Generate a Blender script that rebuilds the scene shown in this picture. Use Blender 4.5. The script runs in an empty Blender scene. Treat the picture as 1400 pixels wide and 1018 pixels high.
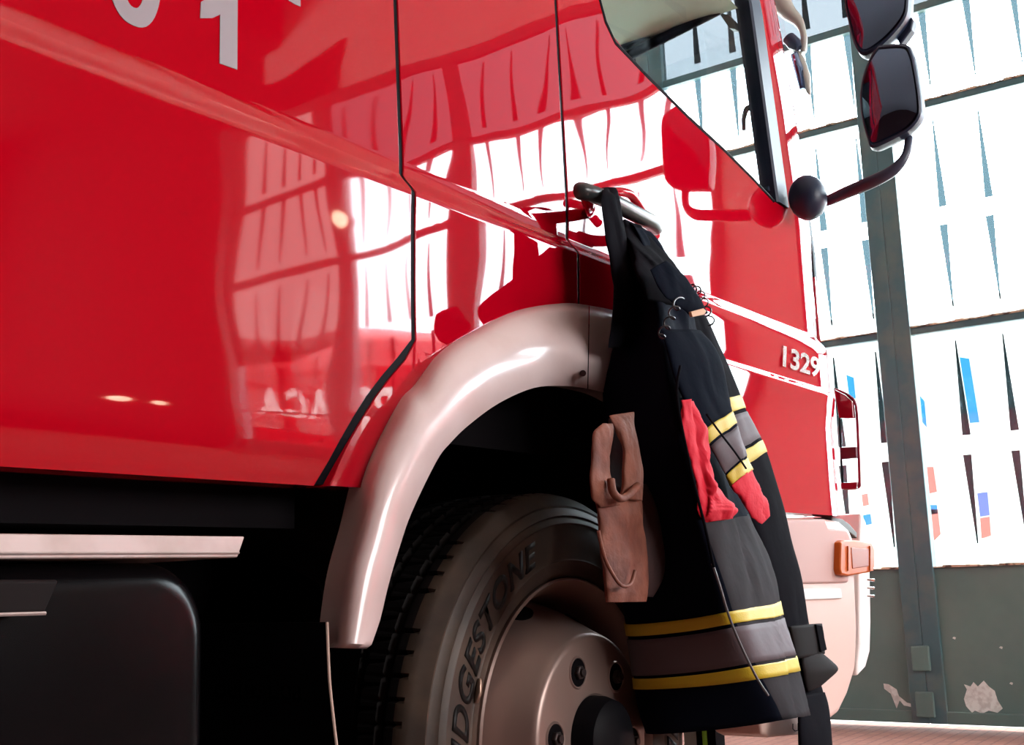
import bpy, bmesh, math, random
from mathutils import Vector, Matrix, noise
C = bpy.context.scene.collection
scn = bpy.context.scene
random.seed(4)
# ------------------------------------------------------------ camera, light, exposure
F = 1605.87
XA = Vector((0.5812023, 0.12175186, 0.80459951))
YA = Vector((-0.81299457, 0.12972566, 0.5676364))
ZA = Vector((-0.03526641, -0.98404661, 0.17438045))
H = 0.71                                    # camera height
def tow(v): return Vector((XA.dot(v), YA.dot(v), ZA.dot(v)))
cam_d = bpy.data.cameras.new('camera'); cam = bpy.data.objects.new('camera', cam_d); C.objects.link(cam)
r_, u_, b_ = tow(Vector((1, 0, 0))), tow(Vector((0, -1, 0))), tow(Vector((0, 0, -1)))
cam.matrix_world = Matrix(((r_.x, u_.x, b_.x, 0), (r_.y, u_.y, b_.y, 0), (r_.z, u_.z, b_.z, H), (0, 0, 0, 1)))
cam_d.sensor_width = 36; cam_d.lens = F / 1400 * 36; cam_d.clip_start = 0.02
scn.camera = cam
scn.view_settings.view_transform = 'Standard'; scn.view_settings.look = 'None'
scn.view_settings.gamma = 1; scn.view_settings.use_curve_mapping = False
scn.view_settings.exposure = 0.85
w = bpy.data.worlds.new('daylight'); scn.world = w; w.use_nodes = True
w.node_tree.nodes['Background'].inputs[0].default_value = (0.93, 0.97, 1.0, 1)
w.node_tree.nodes['Background'].inputs[1].default_value = 13.0
sun_d = bpy.data.lights.new('sun', 'SUN'); sun = bpy.data.objects.new('sun', sun_d); C.objects.link(sun)
sun_d.energy = 9.0; sun_d.angle = 0.02; sun_d.color = (1, 0.95, 0.86)
sun.rotation_euler = Vector((0.10, -0.35, -0.93)).to_track_quat('-Z', 'Y').to_euler()
def portal(name, loc, sx, sy, d):
    l = bpy.data.lights.new(name, 'AREA'); l.shape = 'RECTANGLE'; l.size = sx; l.size_y = sy
    l.cycles.is_portal = True
    o = bpy.data.objects.new(name, l); C.objects.link(o); o.location = loc
    o.rotation_euler = Vector(d).to_track_quat('-Z', 'Z').to_euler()
portal('side_portal', (2.5, -7.10, 2.9), 4.6, 2.8, (0, 1, 0))
portal('front_portal', (5.60, -1.2, 2.3), 8.2, 3.3, (-1, 0, 0))

D = 1.22                                    # distance of the truck's side from the camera
def ray(px, py): return tow(Vector((px - 700, py - 509, F)))
def S(px, py, y=D):
    r = ray(px, py); q = r * (y / r.y); return Vector((q.x, q.y, q.z + H))
def SX(px, py, x):
    r = ray(px, py); q = r * (x / r.x); return Vector((q.x, q.y, q.z + H))

# ------------------------------------------------------------ materials
MATS = {}
def mat(name, col, rough=0.5, metal=0.0, spec=0.5, coat=0.0, coat_r=0.03, trans=0.0, bump=None, vary=None, alpha=None):
    if name in MATS: return MATS[name]
    m = bpy.data.materials.new(name); m.use_nodes = True; nt = m.node_tree; p = nt.nodes['Principled BSDF']
    p.inputs['Base Color'].default_value = (*col, 1); p.inputs['Roughness'].default_value = rough
    p.inputs['Metallic'].default_value = metal; p.inputs['Specular IOR Level'].default_value = spec
    p.inputs['Coat Weight'].default_value = coat; p.inputs['Coat Roughness'].default_value = coat_r
    p.inputs['Transmission Weight'].default_value = trans
    tc = nt.nodes.new('ShaderNodeTexCoord')
    if vary:                                # (scale, second colour, contrast low, high)
        n = nt.nodes.new('ShaderNodeTexNoise'); n.inputs['Scale'].default_value = vary[0]; n.inputs['Detail'].default_value = 6
        nt.links.new(tc.outputs['Object'], n.inputs['Vector'])
        cr = nt.nodes.new('ShaderNodeValToRGB'); cr.color_ramp.elements[0].position = vary[2]; cr.color_ramp.elements[1].position = vary[3]
        cr.color_ramp.elements[0].color = (*col, 1); cr.color_ramp.elements[1].color = (*vary[1], 1)
        nt.links.new(n.outputs['Fac'], cr.inputs[0]); nt.links.new(cr.outputs[0], p.inputs['Base Color'])
    if bump:                                # (scale, strength, distance)
        n = nt.nodes.new('ShaderNodeTexNoise'); n.inputs['Scale'].default_value = bump[0]; n.inputs['Detail'].default_value = bump[3] if len(bump) > 3 else 3
        nt.links.new(tc.outputs['Object'], n.inputs['Vector'])
        b = nt.nodes.new('ShaderNodeBump'); b.inputs['Strength'].default_value = bump[1]; b.inputs['Distance'].default_value = bump[2]
        nt.links.new(n.outputs['Fac'], b.inputs['Height']); nt.links.new(b.outputs[0], p.inputs['Normal'])
        nt.links.new(b.outputs[0], p.inputs['Coat Normal'])
    MATS[name] = m; return m
RED = mat('red_paint', (0.46, 0.0008, 0.012), 0.5, spec=0.0, coat=1.0, coat_r=0.02, bump=(2.6, 0.35, 0.012, 1))
REDS = mat('red_paint_soft_gloss', (0.46, 0.0008, 0.010), 0.5, spec=0.0, coat=1.0, coat_r=0.032, bump=(2.6, 0.35, 0.012, 1))
for q in (RED, REDS): q.node_tree.nodes['Principled BSDF'].inputs['Coat IOR'].default_value = 1.62
RED2 = mat('red_paint_other_truck', (0.5, 0.01, 0.015), 0.3, coat=0.6)
BLACK = mat('black_plastic', (0.006, 0.006, 0.008), 0.5, spec=0.08)
DARK = mat('dark_underbody', (0.005, 0.004, 0.005), 0.7, spec=0.04)
SEAL = mat('black_rubber_seal', (0.004, 0.004, 0.006), 0.5, spec=0.05)
NAVY = mat('blue_black_plastic', (0.016, 0.030, 0.065), 0.42, spec=0.5)
FEND = mat('off_white_fender_paint', (0.84, 0.68, 0.67), 0.3, coat=1.0, coat_r=0.14, vary=(9, (0.76, 0.58, 0.56), 0.45, 0.75), bump=(3, 0.15, 0.01, 1))
BUMP = mat('white_bumper_plastic', (0.72, 0.50, 0.43), 0.4, coat=0.3, coat_r=0.1)
STEEL = mat('brushed_step_metal', (0.50, 0.40, 0.38), 0.45, metal=0.5, vary=(14, (0.40, 0.31, 0.28), 0.4, 0.7))
CHROME = mat('chrome', (0.85, 0.85, 0.86), 0.12, metal=1.0)
RIM = mat('silver_wheel_paint', (0.34, 0.25, 0.22), 0.35, metal=0.45, spec=0.5, vary=(6, (0.33, 0.22, 0.19), 0.35, 0.7))
RUB = mat('dusty_tyre_rubber', (0.050, 0.034, 0.026), 0.5, spec=0.45, vary=(11, (0.095, 0.062, 0.042), 0.4, 0.7), bump=(60, 0.1, 0.002, 3))
RUBL = mat('black_tyre_lettering', (0.006, 0.005, 0.005), 0.5, spec=0.3)
CLOTH = mat('navy_black_cloth', (0.0045, 0.006, 0.012), 0.9, spec=0.02, bump=(22, 0.22, 0.006, 3))
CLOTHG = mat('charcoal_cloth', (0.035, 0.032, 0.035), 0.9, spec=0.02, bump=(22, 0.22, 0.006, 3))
CLOTHB = mat('black_fleece_cloth', (0.007, 0.0065, 0.009), 0.9, spec=0.02, bump=(24, 0.22, 0.006, 3))
YEL = mat('yellow_tape', (0.56, 0.41, 0.015), 0.6, bump=(300, 0.4, 0.001, 2))
TAPE = mat('grey_mauve_reflective_tape', (0.12, 0.095, 0.105), 0.6, spec=0.05, bump=(160, 0.2, 0.001, 2))
REDC = mat('red_cloth', (0.60, 0.010, 0.030), 0.8, spec=0.2, bump=(40, 0.4, 0.006, 3))
LEATH = mat('tan_leather', (0.23, 0.085, 0.055), 0.65, spec=0.2, vary=(18, (0.12, 0.042, 0.03), 0.4, 0.7), bump=(35, 0.7, 0.006, 5))
LEATHD = mat('shaded_brown_leather', (0.05, 0.028, 0.028), 0.7, spec=0.2, bump=(35, 0.5, 0.006, 4))  # darker leather, shade put into its colour
TAN = mat('tan_cotton_tab', (0.55, 0.30, 0.16), 0.7)
HANDLE = mat('dark_grey_handle', (0.035, 0.040, 0.042), 0.28, spec=0.6)
ORANGE = mat('orange_lens', (0.50, 0.10, 0.012), 0.4, spec=0.15)
ORANGED = mat('dark_orange_lens', (0.28, 0.05, 0.01), 0.4, spec=0.15)
LENS = mat('clear_lens', (0.85, 0.80, 0.80), 0.1, coat=1)
MIRR = mat('mirror_glass', (0.26, 0.38, 0.60), 0.02, metal=1.0)
CREAM = mat('cream_plaster', (0.90, 0.86, 0.82), 0.9, spec=0.1)
CEIL = mat('cream_ceiling', (0.88, 0.82, 0.75), 0.9, spec=0.1)
DWALL = mat('dark_side_wall', (0.07, 0.03, 0.028), 0.9, spec=0.1)
HEADL = mat('headliner_cloth', (0.80, 0.90, 0.76), 0.9, spec=0.1)
TRIMG = mat('cab_trim_grey_green', (0.09, 0.11, 0.10), 0.6)
DGREEN = mat('grey_green_door_paint', (0.12, 0.21, 0.20), 0.5, spec=0.2, vary=(5, (0.15, 0.24, 0.225), 0.35, 0.7), bump=(8, 0.2, 0.004, 3))
DFRAME = mat('blue_grey_frame_paint', (0.065, 0.15, 0.17), 0.4, vary=(8, (0.12, 0.18, 0.17), 0.45, 0.7))
RUSTY = mat('weathered_putty', (0.60, 0.46, 0.32), 0.8, vary=(30, (0.14, 0.10, 0.08), 0.45, 0.6))
CHIP = mat('bare_plaster_chip', (0.75, 0.85, 0.83), 0.8, vary=(40, (0.55, 0.62, 0.6), 0.4, 0.6))
STRIP = mat('grey_blue_strip_cloth', (0.17, 0.24, 0.27), 0.7)
SILV = mat('reflective_silver_film', (0.33, 0.28, 0.30), 0.4, spec=0.5)
WHITE = mat('white_paint', (0.85, 0.84, 0.82), 0.5)
SKYB = mat('sky_blue_banner_print', (0.02, 0.16, 0.40), 0.8, spec=0.1)
BLUEB = mat('deep_blue_banner_print', (0.09, 0.13, 0.36), 0.8, spec=0.1)
CORAL = mat('coral_banner_print', (0.34, 0.13, 0.11), 0.8, spec=0.1)
PAVE = mat('outdoor_paving', (0.45, 0.42, 0.38), 0.9)
def floor_mat():
    m = bpy.data.materials.new('red_brown_floor_tiles'); m.use_nodes = True; nt = m.node_tree; p = nt.nodes['Principled BSDF']
    tc = nt.nodes.new('ShaderNodeTexCoord'); b = nt.nodes.new('ShaderNodeTexBrick'); b.offset = 0
    b.inputs['Scale'].default_value = 1; b.inputs['Brick Width'].default_value = 0.05; b.inputs['Row Height'].default_value = 0.05
    b.inputs['Mortar Size'].default_value = 0.004
    b.inputs['Color1'].default_value = (0.17, 0.068, 0.048, 1); b.inputs['Color2'].default_value = (0.21, 0.088, 0.064, 1); b.inputs['Mortar'].default_value = (0.12, 0.05, 0.04, 1)
    nt.links.new(tc.outputs['Object'], b.inputs['Vector']); nt.links.new(b.outputs['Color'], p.inputs['Base Color'])
    p.inputs['Roughness'].default_value = 0.8; p.inputs['Specular IOR Level'].default_value = 0.15
    return m
FLOOR = floor_mat()
def glass_mat(name, tint, refl=0.06, mixd=0.0, dcol=(0.6, 0.7, 0.75)):
    m = bpy.data.materials.new(name); m.use_nodes = True; nt = m.node_tree; nt.nodes.clear()
    o = nt.nodes.new('ShaderNodeOutputMaterial'); t = nt.nodes.new('ShaderNodeBsdfTransparent'); t.inputs[0].default_value = (*tint, 1)
    g = nt.nodes.new('ShaderNodeBsdfGlossy'); g.inputs['Roughness'].default_value = 0.03
    mx = nt.nodes.new('ShaderNodeMixShader'); mx.inputs[0].default_value = refl
    src = t
    if mixd:
        d = nt.nodes.new('ShaderNodeBsdfTranslucent'); d.inputs[0].default_value = (*dcol, 1)
        m2 = nt.nodes.new('ShaderNodeMixShader'); m2.inputs[0].default_value = mixd
        nt.links.new(t.outputs[0], m2.inputs[1]); nt.links.new(d.outputs[0], m2.inputs[2]); src = m2
    nt.links.new(src.outputs[0], mx.inputs[1]); nt.links.new(g.outputs[0], mx.inputs[2]); nt.links.new(mx.outputs[0], o.inputs[0])
    return m
PANE = glass_mat('hall_window_glass', (0.93, 0.98, 1.0), 0.03)
PANEB = glass_mat('blue_tinted_glass', (0.175, 0.19, 0.20), 0.03)
OPAL = glass_mat('dim_opal_glass', (0.10, 0.09, 0.10), 0.03)
MILK = glass_mat('milky_glass', (0.36, 0.32, 0.31), 0.03)
HAZY = glass_mat('fill_window_glass', (0.90, 0.86, 0.84), 0.03)
STRIP = glass_mat('grey_blue_strip_film', (0.115, 0.145, 0.155), 0.0)
CABG = glass_mat('cab_side_glass', (0.93, 0.96, 0.97), 0.05)

# ------------------------------------------------------------ helpers
def link(name, me, m, parent=None, smooth=True):
    o = bpy.data.objects.new(name, me); C.objects.link(o)
    if m is not None and not me.materials: me.materials.append(m)
    if smooth:
        for p in me.polygons: p.use_smooth = True
    if parent: o.parent = parent
    return o
def obj(name, bm, m, parent=None, smooth=False, bevel=0, sharp=40):
    bmesh.ops.recalc_face_normals(bm, faces=bm.faces[:])
    me = bpy.data.meshes.new(name); bm.to_mesh(me); bm.free()
    o = link(name, me, m, parent, smooth)
    if smooth: me.set_sharp_from_angle(angle=math.radians(sharp))
    if bevel:
        b = o.modifiers.new('bevel', 'BEVEL'); b.width = bevel; b.segments = 3; b.limit_method = 'ANGLE'
    return o
def box(bm, x0, x1, y0, y1, z0, z1):
    v = [bm.verts.new((x, y, z)) for x in (x0, x1) for y in (y0, y1) for z in (z0, z1)]
    for f in ((0, 1, 3, 2), (4, 6, 7, 5), (0, 4, 5, 1), (2, 3, 7, 6), (0, 2, 6, 4), (1, 5, 7, 3)): bm.faces.new([v[i] for i in f])
def mkbox(name, x0, x1, y0, y1, z0, z1, m, parent=None, bevel=0):
    bm = bmesh.new(); box(bm, x0, x1, y0, y1, z0, z1); return obj(name, bm, m, parent, bevel=bevel)
def struct(o): o['kind'] = 'structure'; return o
def tag(o, label, cat, group=None):
    o['label'] = label; o['category'] = cat
    if group: o['group'] = group
    return o
def empty(name, loc=(0, 0, 0)):
    o = bpy.data.objects.new(name, None); C.objects.link(o); o.empty_display_size = 0.1
    o.location = loc; return o
def shift_in(o, root):                      # geometry is in world metres; keep it there under a moved root
    o.parent = root; o.matrix_parent_inverse = Matrix.Translation(-Vector(root.location)); return o
def grid(bm, rows):
    V = [[bm.verts.new(p) for p in r] for r in rows]
    for a, b in zip(V[:-1], V[1:]):
        for i in range(len(a) - 1):
            q = [a[i], a[i + 1], b[i + 1], b[i]]
            try: bm.faces.new(q)
            except ValueError: pass
    return V
def closed_grid(bm, rings, cap=True):
    V = [[bm.verts.new(p) for p in r] for r in rings]; n = len(V[0])
    for a, b in zip(V[:-1], V[1:]):
        for i in range(n): bm.faces.new([a[i], a[(i + 1) % n], b[(i + 1) % n], b[i]])
    if cap: bm.faces.new(V[0]); bm.faces.new(V[-1][::-1])
    return V
def prism(bm, pts, off):                    # polygon of world points pushed by a vector
    a = [bm.verts.new(p) for p in pts]; b = [bm.verts.new(Vector(p) + Vector(off)) for p in pts]; n = len(a)
    bm.faces.new(a); bm.faces.new(b[::-1])
    for i in range(n): bm.faces.new([a[i], b[i], b[(i + 1) % n], a[(i + 1) % n]])
def lerp(a, b, t): return a + (b - a) * t
def pw(tab, z):                             # piecewise-linear x(z), tab sorted by z
    if z <= tab[0][0]: return tab[0][1]
    for (z0, x0), (z1, x1) in zip(tab[:-1], tab[1:]):
        if z <= z1: return lerp(x0, x1, (z - z0) / max(1e-9, z1 - z0))
    return tab[-1][1]
def spline(pts, n):
    P = [Vector(p) for p in pts]; out = []
    for i in range(len(P) - 1):
        p0, p1, p2, p3 = P[max(0, i - 1)], P[i], P[i + 1], P[min(len(P) - 1, i + 2)]
        for k in range(n):
            t = k / n
            out.append(0.5 * ((2 * p1) + (p2 - p0) * t + (2 * p0 - 5 * p1 + 4 * p2 - p3) * t * t + (3 * p1 - p0 - 3 * p2 + p3) * t ** 3))
    out.append(P[-1]); return out
def tube(bm, pts, rad, n=12, cap=True):
    P = [Vector(p) for p in pts]; R = rad if isinstance(rad, (list, tuple)) else [rad] * len(P); rings = []
    t0 = (P[1] - P[0]).normalized(); ref = Vector((0, 0, 1)) if abs(t0.z) < 0.9 else Vector((1, 0, 0))
    nrm = t0.cross(ref).normalized()
    for i, p in enumerate(P):
        t = (P[min(i + 1, len(P) - 1)] - P[max(i - 1, 0)]).normalized()
        nrm = (nrm - t * nrm.dot(t)).normalized(); bn = t.cross(nrm)
        rings.append([p + (nrm * math.cos(a) + bn * math.sin(a)) * R[i] for a in [2 * math.pi * k / n for k in range(n)]])
    closed_grid(bm, rings, cap)
def text_mesh(s, size, extrude=0.001, shear=0.0, space=1.0, offset=0.0):
    cu = bpy.data.curves.new('lettering', 'FONT'); cu.body = s; cu.size = size; cu.extrude = extrude; cu.shear = shear; cu.space_character = space; cu.offset = offset
    o = bpy.data.objects.new('lettering', cu); C.objects.link(o); dg = bpy.context.evaluated_depsgraph_get(); dg.update()
    me = bpy.data.meshes.new_from_object(o.evaluated_get(dg)); bpy.data.objects.remove(o); return me
def xf(me, fn):
    for v in me.vertices: v.co = fn(v.co)
    return me

# ------------------------------------------------------------ the hall
FX = 5.476                                  # plane of the glazed doors
struct(mkbox('floor', -7.1, FX + 0.12, -7.0, 4.6, -0.1, 0, FLOOR))
struct(mkbox('ceiling', -7.1, FX + 0.12, -7.0, 4.6, 5.0, 5.1, CEIL))
struct(mkbox('wall_left', -7.1, FX + 0.12, 4.6, 4.75, 0, 5.0, CREAM))
bm = bmesh.new(); WX = ((0.4, 1.9), (2.05, 3.55), (3.7, 5.0))  # window openings added to bring in side fill light
box(bm, -7.1, FX + 0.12, -7.15, -7.0, 0, 1.6); box(bm, -7.1, FX + 0.12, -7.15, -7.0, 4.2, 5.0); e = -7.1
for a, b in WX: box(bm, e, a, -7.15, -7.0, 1.6, 4.2); e = b
box(bm, e, FX + 0.12, -7.15, -7.0, 1.6, 4.2); struct(obj('wall_right', bm, DWALL))
BAYS = ((0.448, 1.648, 2.848, 4.05), (-3.90, -2.75, -1.72, 0.0))
SPL = -2.6
bm = bmesh.new(); box(bm, FX, FX + 0.12, 0.0, 0.448, 0, 3.98); box(bm, FX, FX + 0.12, 4.05, 4.6, 0, 3.98); box(bm, FX, FX + 0.12, SPL, 4.6, 3.98, 5.0); box(bm, FX, FX + 0.12, -3.5, SPL, 4.3, 5.0)
struct(obj('wall_front', bm, CREAM))
bm = bmesh.new(); box(bm, FX, FX + 0.12, -7.0, -3.9, 0, 5.0); box(bm, FX, FX + 0.12, -3.9, SPL, 3.98, 4.3); box(bm, FX, FX + 0.12, -3.9, -3.5, 4.3, 5.0)
struct(obj('wall_front_right', bm, DWALL))
struct(mkbox('trim_3', -7.0, FX, -7.0, -3.3, 4.55, 5.0, DWALL))  # added soffit, darkens what the rear door mirrors
struct(mkbox('wall_back', -7.1, -7.0, -7.0, 4.6, 0, 5.0, DWALL))
for i, x in enumerate((4.5, 1.2)):
    struct(mkbox('trim_%d' % (i + 1), x, x + 0.28, -3.3, 4.6, 4.62, 5.0, CEIL))
struct(mkbox('ground', FX + 0.12, 40, -30, 30, -0.2, -0.02, PAVE))

for i, (a, b) in enumerate(WX):  # added windows, out of view, that light the truck's side
    wn = struct(empty('window_%d' % (i + 1), ((a + b) / 2, -7.08, 1.6)))
    bm = bmesh.new()
    for q in ((a, a + 0.05, 1.6, 4.2), (b - 0.05, b, 1.6, 4.2), (a, b, 1.6, 1.66), (a, b, 4.14, 4.2), (a, b, 2.88, 2.93)): box(bm, q[0], q[1], -7.10, -7.05, q[2], q[3])
    shift_in(obj('window_frame', bm, DFRAME), wn); shift_in(mkbox('pane', a, b, -7.080, -7.076, 1.6, 4.2, HAZY), wn)
# glazed folding doors: leaves with stiles, rails, panes, strips and a painted bottom panel
Y0 = 1.648; LW = 1.20; RZ = (0.70, 1.785, 2.86)
def leaf(i, ya, yb):
    root = struct(empty('door_%d' % i, (FX, ya, 0.0)))
    bm = bmesh.new()
    for a, b in ((ya + 0.0005, ya + 0.078), (yb - 0.078, yb - 0.0005)): box(bm, FX - 0.03, FX + 0.03, a, b, 0.022, 3.97)
    for z in (1.785, 2.86): box(bm, FX - 0.02, FX + 0.02, ya + 0.07, yb - 0.07, z - 0.016, z + 0.016)
    box(bm, FX - 0.025, FX + 0.025, ya + 0.07, yb - 0.07, 3.90, 3.97)
    box(bm, FX - 0.02, FX + 0.02, ya + 0.07, yb - 0.07, 3.33, 3.37)
    shift_in(obj('frame', bm, DFRAME, bevel=0.004), root)
    bm = bmesh.new(); box(bm, FX - 0.012, FX + 0.02, ya + 0.07, yb - 0.07, 0.022, 0.70); box(bm, FX - 0.028, FX + 0.02, ya + 0.07, yb - 0.07, 0.022, 0.075)
    shift_in(obj('bottom_panel', bm, DGREEN, bevel=0.004), root)
    bm = bmesh.new()                        # uneven putty along the rails
    for z in RZ:
        n = 26; prev = None
        for k in range(n):
            y = lerp(ya + 0.078, yb - 0.078, k / n); y2 = lerp(ya + 0.078, yb - 0.078, (k + 1) / n)
            h = 0.005 + 0.007 * random.random()
            zz = z + (0.016 if z > 1 else 0.0)
            box(bm, FX - 0.024, FX, y, y2, zz, zz + h)
    shift_in(obj('putty', bm, RUSTY), root)
    if i == 4: rows = [(0.70, 1.77, PANE), (1.80, 2.3, PANE), (2.3, 2.845, MILK), (2.875, 3.92, MILK)]
    else: rows = [(0.70, 1.77, PANE), (1.80, 2.845, PANE), (2.875, 3.34, PANE), (3.36, 3.92, PANEB)]
    for z0, z1, m in rows:
        shift_in(mkbox('pane', FX + 0.003, FX + 0.007, ya + 0.07, yb - 0.07, z0, z1, m), root)
    for z0, z1 in ((0.70, 1.785), (1.785, 2.86), (2.86, 3.93)):
        zm = (z0 + z1) / 2 - 0.0
        for k in range(int((yb - ya - 0.16) / 0.207)):
            y = yb - 0.265 - k * 0.207
            for (a, b, wa, wb) in ((z1 - 0.06, zm + 0.045, 0.003, 0.034), (zm - 0.045, z0 + 0.10, 0.034, 0.003)):
                bm = bmesh.new()
                sk = 0.006
                prism(bm, [(FX + 0.03, y - wa / 2 + sk, a), (FX + 0.03, y + wa / 2 + sk, a), (FX + 0.03, y + wb / 2 - 0, b), (FX + 0.03, y - wb / 2, b)], (0.012, 0, 0))
                shift_in(obj('strip', bm, STRIP), root)
    return root
leaves = {}; n_ = 0
for bay in BAYS:
    for ya, yb in zip(bay[:-1], bay[1:]):
        n_ += 1; leaves[n_] = leaf(n_, ya, yb)
LR, LL = leaves[1], leaves[2]
# paint chips on the bottom panels
def chip(poly, root):
    bm = bmesh.new(); prism(bm, [SX(x, y, FX - 0.0122) for x, y in poly], (-0.0012, 0, 0)); shift_in(obj('paint_chip', bm, CHIP), root)
chip([(1318, 955), (1322, 942), (1318, 935), (1327, 938), (1331, 932), (1337, 938), (1345, 930), (1352, 938), (1360, 944), (1364, 957), (1371, 968), (1364, 974), (1352, 971), (1343, 975), (1333, 971), (1329, 974), (1321, 965)], LR)
chip([(1208, 934), (1215, 935), (1226, 942), (1229, 951), (1240, 960), (1248, 962), (1246, 966), (1236, 964), (1230, 957), (1226, 968), (1222, 958), (1218, 948), (1209, 941)], LL)
for p in ((1368, 885), (1304, 872), (1382, 934)):
    chip([(p[0] - 2, p[1]), (p[0], p[1] - 2), (p[0] + 3, p[1] - 1), (p[0] + 2, p[1] + 2)], LR)
for z in (0.30, 0.10):                       # hinges / bolts where the two leaves meet
    bm = bmesh.new(); box(bm, FX - 0.05, FX - 0.03, Y0 - 0.03, Y0 + 0.05, z - 0.05, z + 0.06); shift_in(obj('hinge', bm, DGREEN, bevel=0.006), LL)
# a white advertising board standing outdoors beyond the glass
BX = 6.6
board = empty('advertising_board', (BX, 1.6, -0.02)); tag(board, 'white advertising board with faint blue and coral prints outside the glass doors', 'board')
shift_in(mkbox('board_panel', BX, BX + 0.03, 0.9, 2.75, 0.25, 2.15, WHITE), board)
for y in (1.1, 2.5): shift_in(mkbox('board_leg', BX + 0.03, BX + 0.08, y, y + 0.05, -0.02, 2.1, TRIMG), board)
def banner(px, m):
    bm = bmesh.new(); prism(bm, [SX(a, b, BX - 0.001) for a, b in px], (-0.002, 0, 0)); shift_in(obj('print', bm, m), board)
banner([(1312, 488), (1325, 490), (1339, 577), (1326, 578)], SKYB)
banner([(1247, 528), (1264, 548), (1267, 584), (1250, 564)], SKYB)
banner([(1157, 512), (1167, 516), (1170, 545), (1161, 541)], SKYB)
banner([(1261, 638), (1276, 638), (1281, 672), (1268, 675), (1262, 655)], CORAL)
banner([(1268, 696), (1282, 696), (1286, 730), (1274, 742), (1270, 720)], CORAL)
banner([(1268, 690), (1281, 690), (1282, 702), (1269, 703)], SKYB)
banner([(1336, 674), (1350, 672), (1353, 704), (1340, 706)], BLUEB)
banner([(1340, 708), (1353, 706), (1355, 732), (1342, 736)], CORAL)
banner([(1180, 704), (1190, 702), (1192, 716), (1182, 718)], SKYB)
banner([(1178, 676), (1186, 674), (1188, 690), (1180, 692)], CORAL)

# ------------------------------------------------------------ the fire truck
truck = empty('fire_truck', (0, D + 1.2, 0)); tag(truck, 'red fire truck with white wheel arch and glossy reflective side', 'fire truck')
def T(o): return shift_in(o, truck)
def sub(o, par):                            # child of a part (which itself sits at the world origin frame)
    o.parent = par; return o
UP = 0.028                                  # upper body sits further in than the lower
ZC1, ZC0 = 1.400, 1.362
def prof(z):
    if z >= ZC1: return D + UP
    if z <= ZC0: return D
    t = (z - ZC0) / (ZC1 - ZC0)
    t = t * t * (3 - 2 * t) * 0.35 + t * 0.65
    return D + UP * t
def line_tab(pts, y): return sorted((S(px, py, y).z, S(px, py, y).x) for px, py in pts)
G = 0.0052
seam1 = line_tab([(445, 662), (455, 638), (470, 605), (490, 570), (515, 530), (545, 495), (560, 478), (566, 470), (565, 400), (565, 300), (566, 262)], D) \
    + [(S(549, 218, D + UP).z + 0.004, S(549, 218, D + UP).x), (S(541, 0, D + UP).z, S(541, 0, D + UP).x), (2.75, S(541, 0, D + UP).x)]
seam2 = line_tab([(797, 470), (792, 415), (791, 325)], D) + [(S(776, 290, D + UP).z + 0.004, S(776, 290, D + UP).x), (S(760, 0, D + UP).z, S(760, 0, D + UP).x), (2.75, S(760, 0, D + UP).x)]
def zrows(a, b, extra=()):
    zs = set([a, b]); n = max(2, int((b - a) / 0.035))
    for i in range(n + 1): zs.add(lerp(a, b, i / n))
    for i in range(9):
        z = lerp(ZC0, ZC1, i / 8)
        if a < z < b: zs.add(z)
    for e in extra:
        if a < e < b: zs.add(e)
    zs = sorted(zs); out = [zs[0]]
    for z in zs[1:]:
        if z - out[-1] > 0.0008: out.append(z)
    return out
def GW(z): return G * (1.9 if z < 1.10 else 1.0)
def panel(bm, xl, xr, zs, yf, n=24, ret=0.05):
    rows = []
    for z in zs:
        a, b = xl(z), xr(z); b = max(b, a + 0.0005); f = [a + 0.003 * 0, *[lerp(a, b, k / n) for k in range(1, n)], b]
        pts = [Vector((a, yf(a, z) + ret, z)), Vector((a, yf(a, z) + 0.0014, z)), Vector((a + min(0.0014, (b - a) / 3), yf(a, z), z))]
        pts += [Vector((x, yf(x, z), z)) for x in f[1:-1] if a + 0.002 < x < b - 0.002]
        need = n - 1
        pts = pts[:3] + [Vector((lerp(a + 0.0016, b - 0.0016, k / (n - 2)), 0, z)) for k in range(n - 1)] + [Vector((b - min(0.0014, (b - a) / 3), yf(b, z), z)), Vector((b, yf(b, z) + 0.0014, z)), Vector((b, yf(b, z) + ret, z))]
        for p in pts[3:-3]: p.y = yf(p.x, z)
        rows.append(pts)
    lo = [p + Vector((0, ret, 0)) for p in rows[0]]; hi = [p + Vector((0, ret, 0)) for p in rows[-1]]
    grid(bm, [lo] + rows + [hi])
yp = lambda x, z: prof(z)
# rear crew door
bm = bmesh.new()
zb = 0.857
panel(bm, lambda z: -0.45, lambda z: pw(seam1, z) - GW(z), zrows(zb, 2.7), lambda x, z: prof(z) + (0.012 * max(0, (0.93 - z) / 0.07) ** 2 if z < 0.93 else 0), 40)
rear_door = T(obj('rear_door', bm, REDS, smooth=True, sharp=50))
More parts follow.
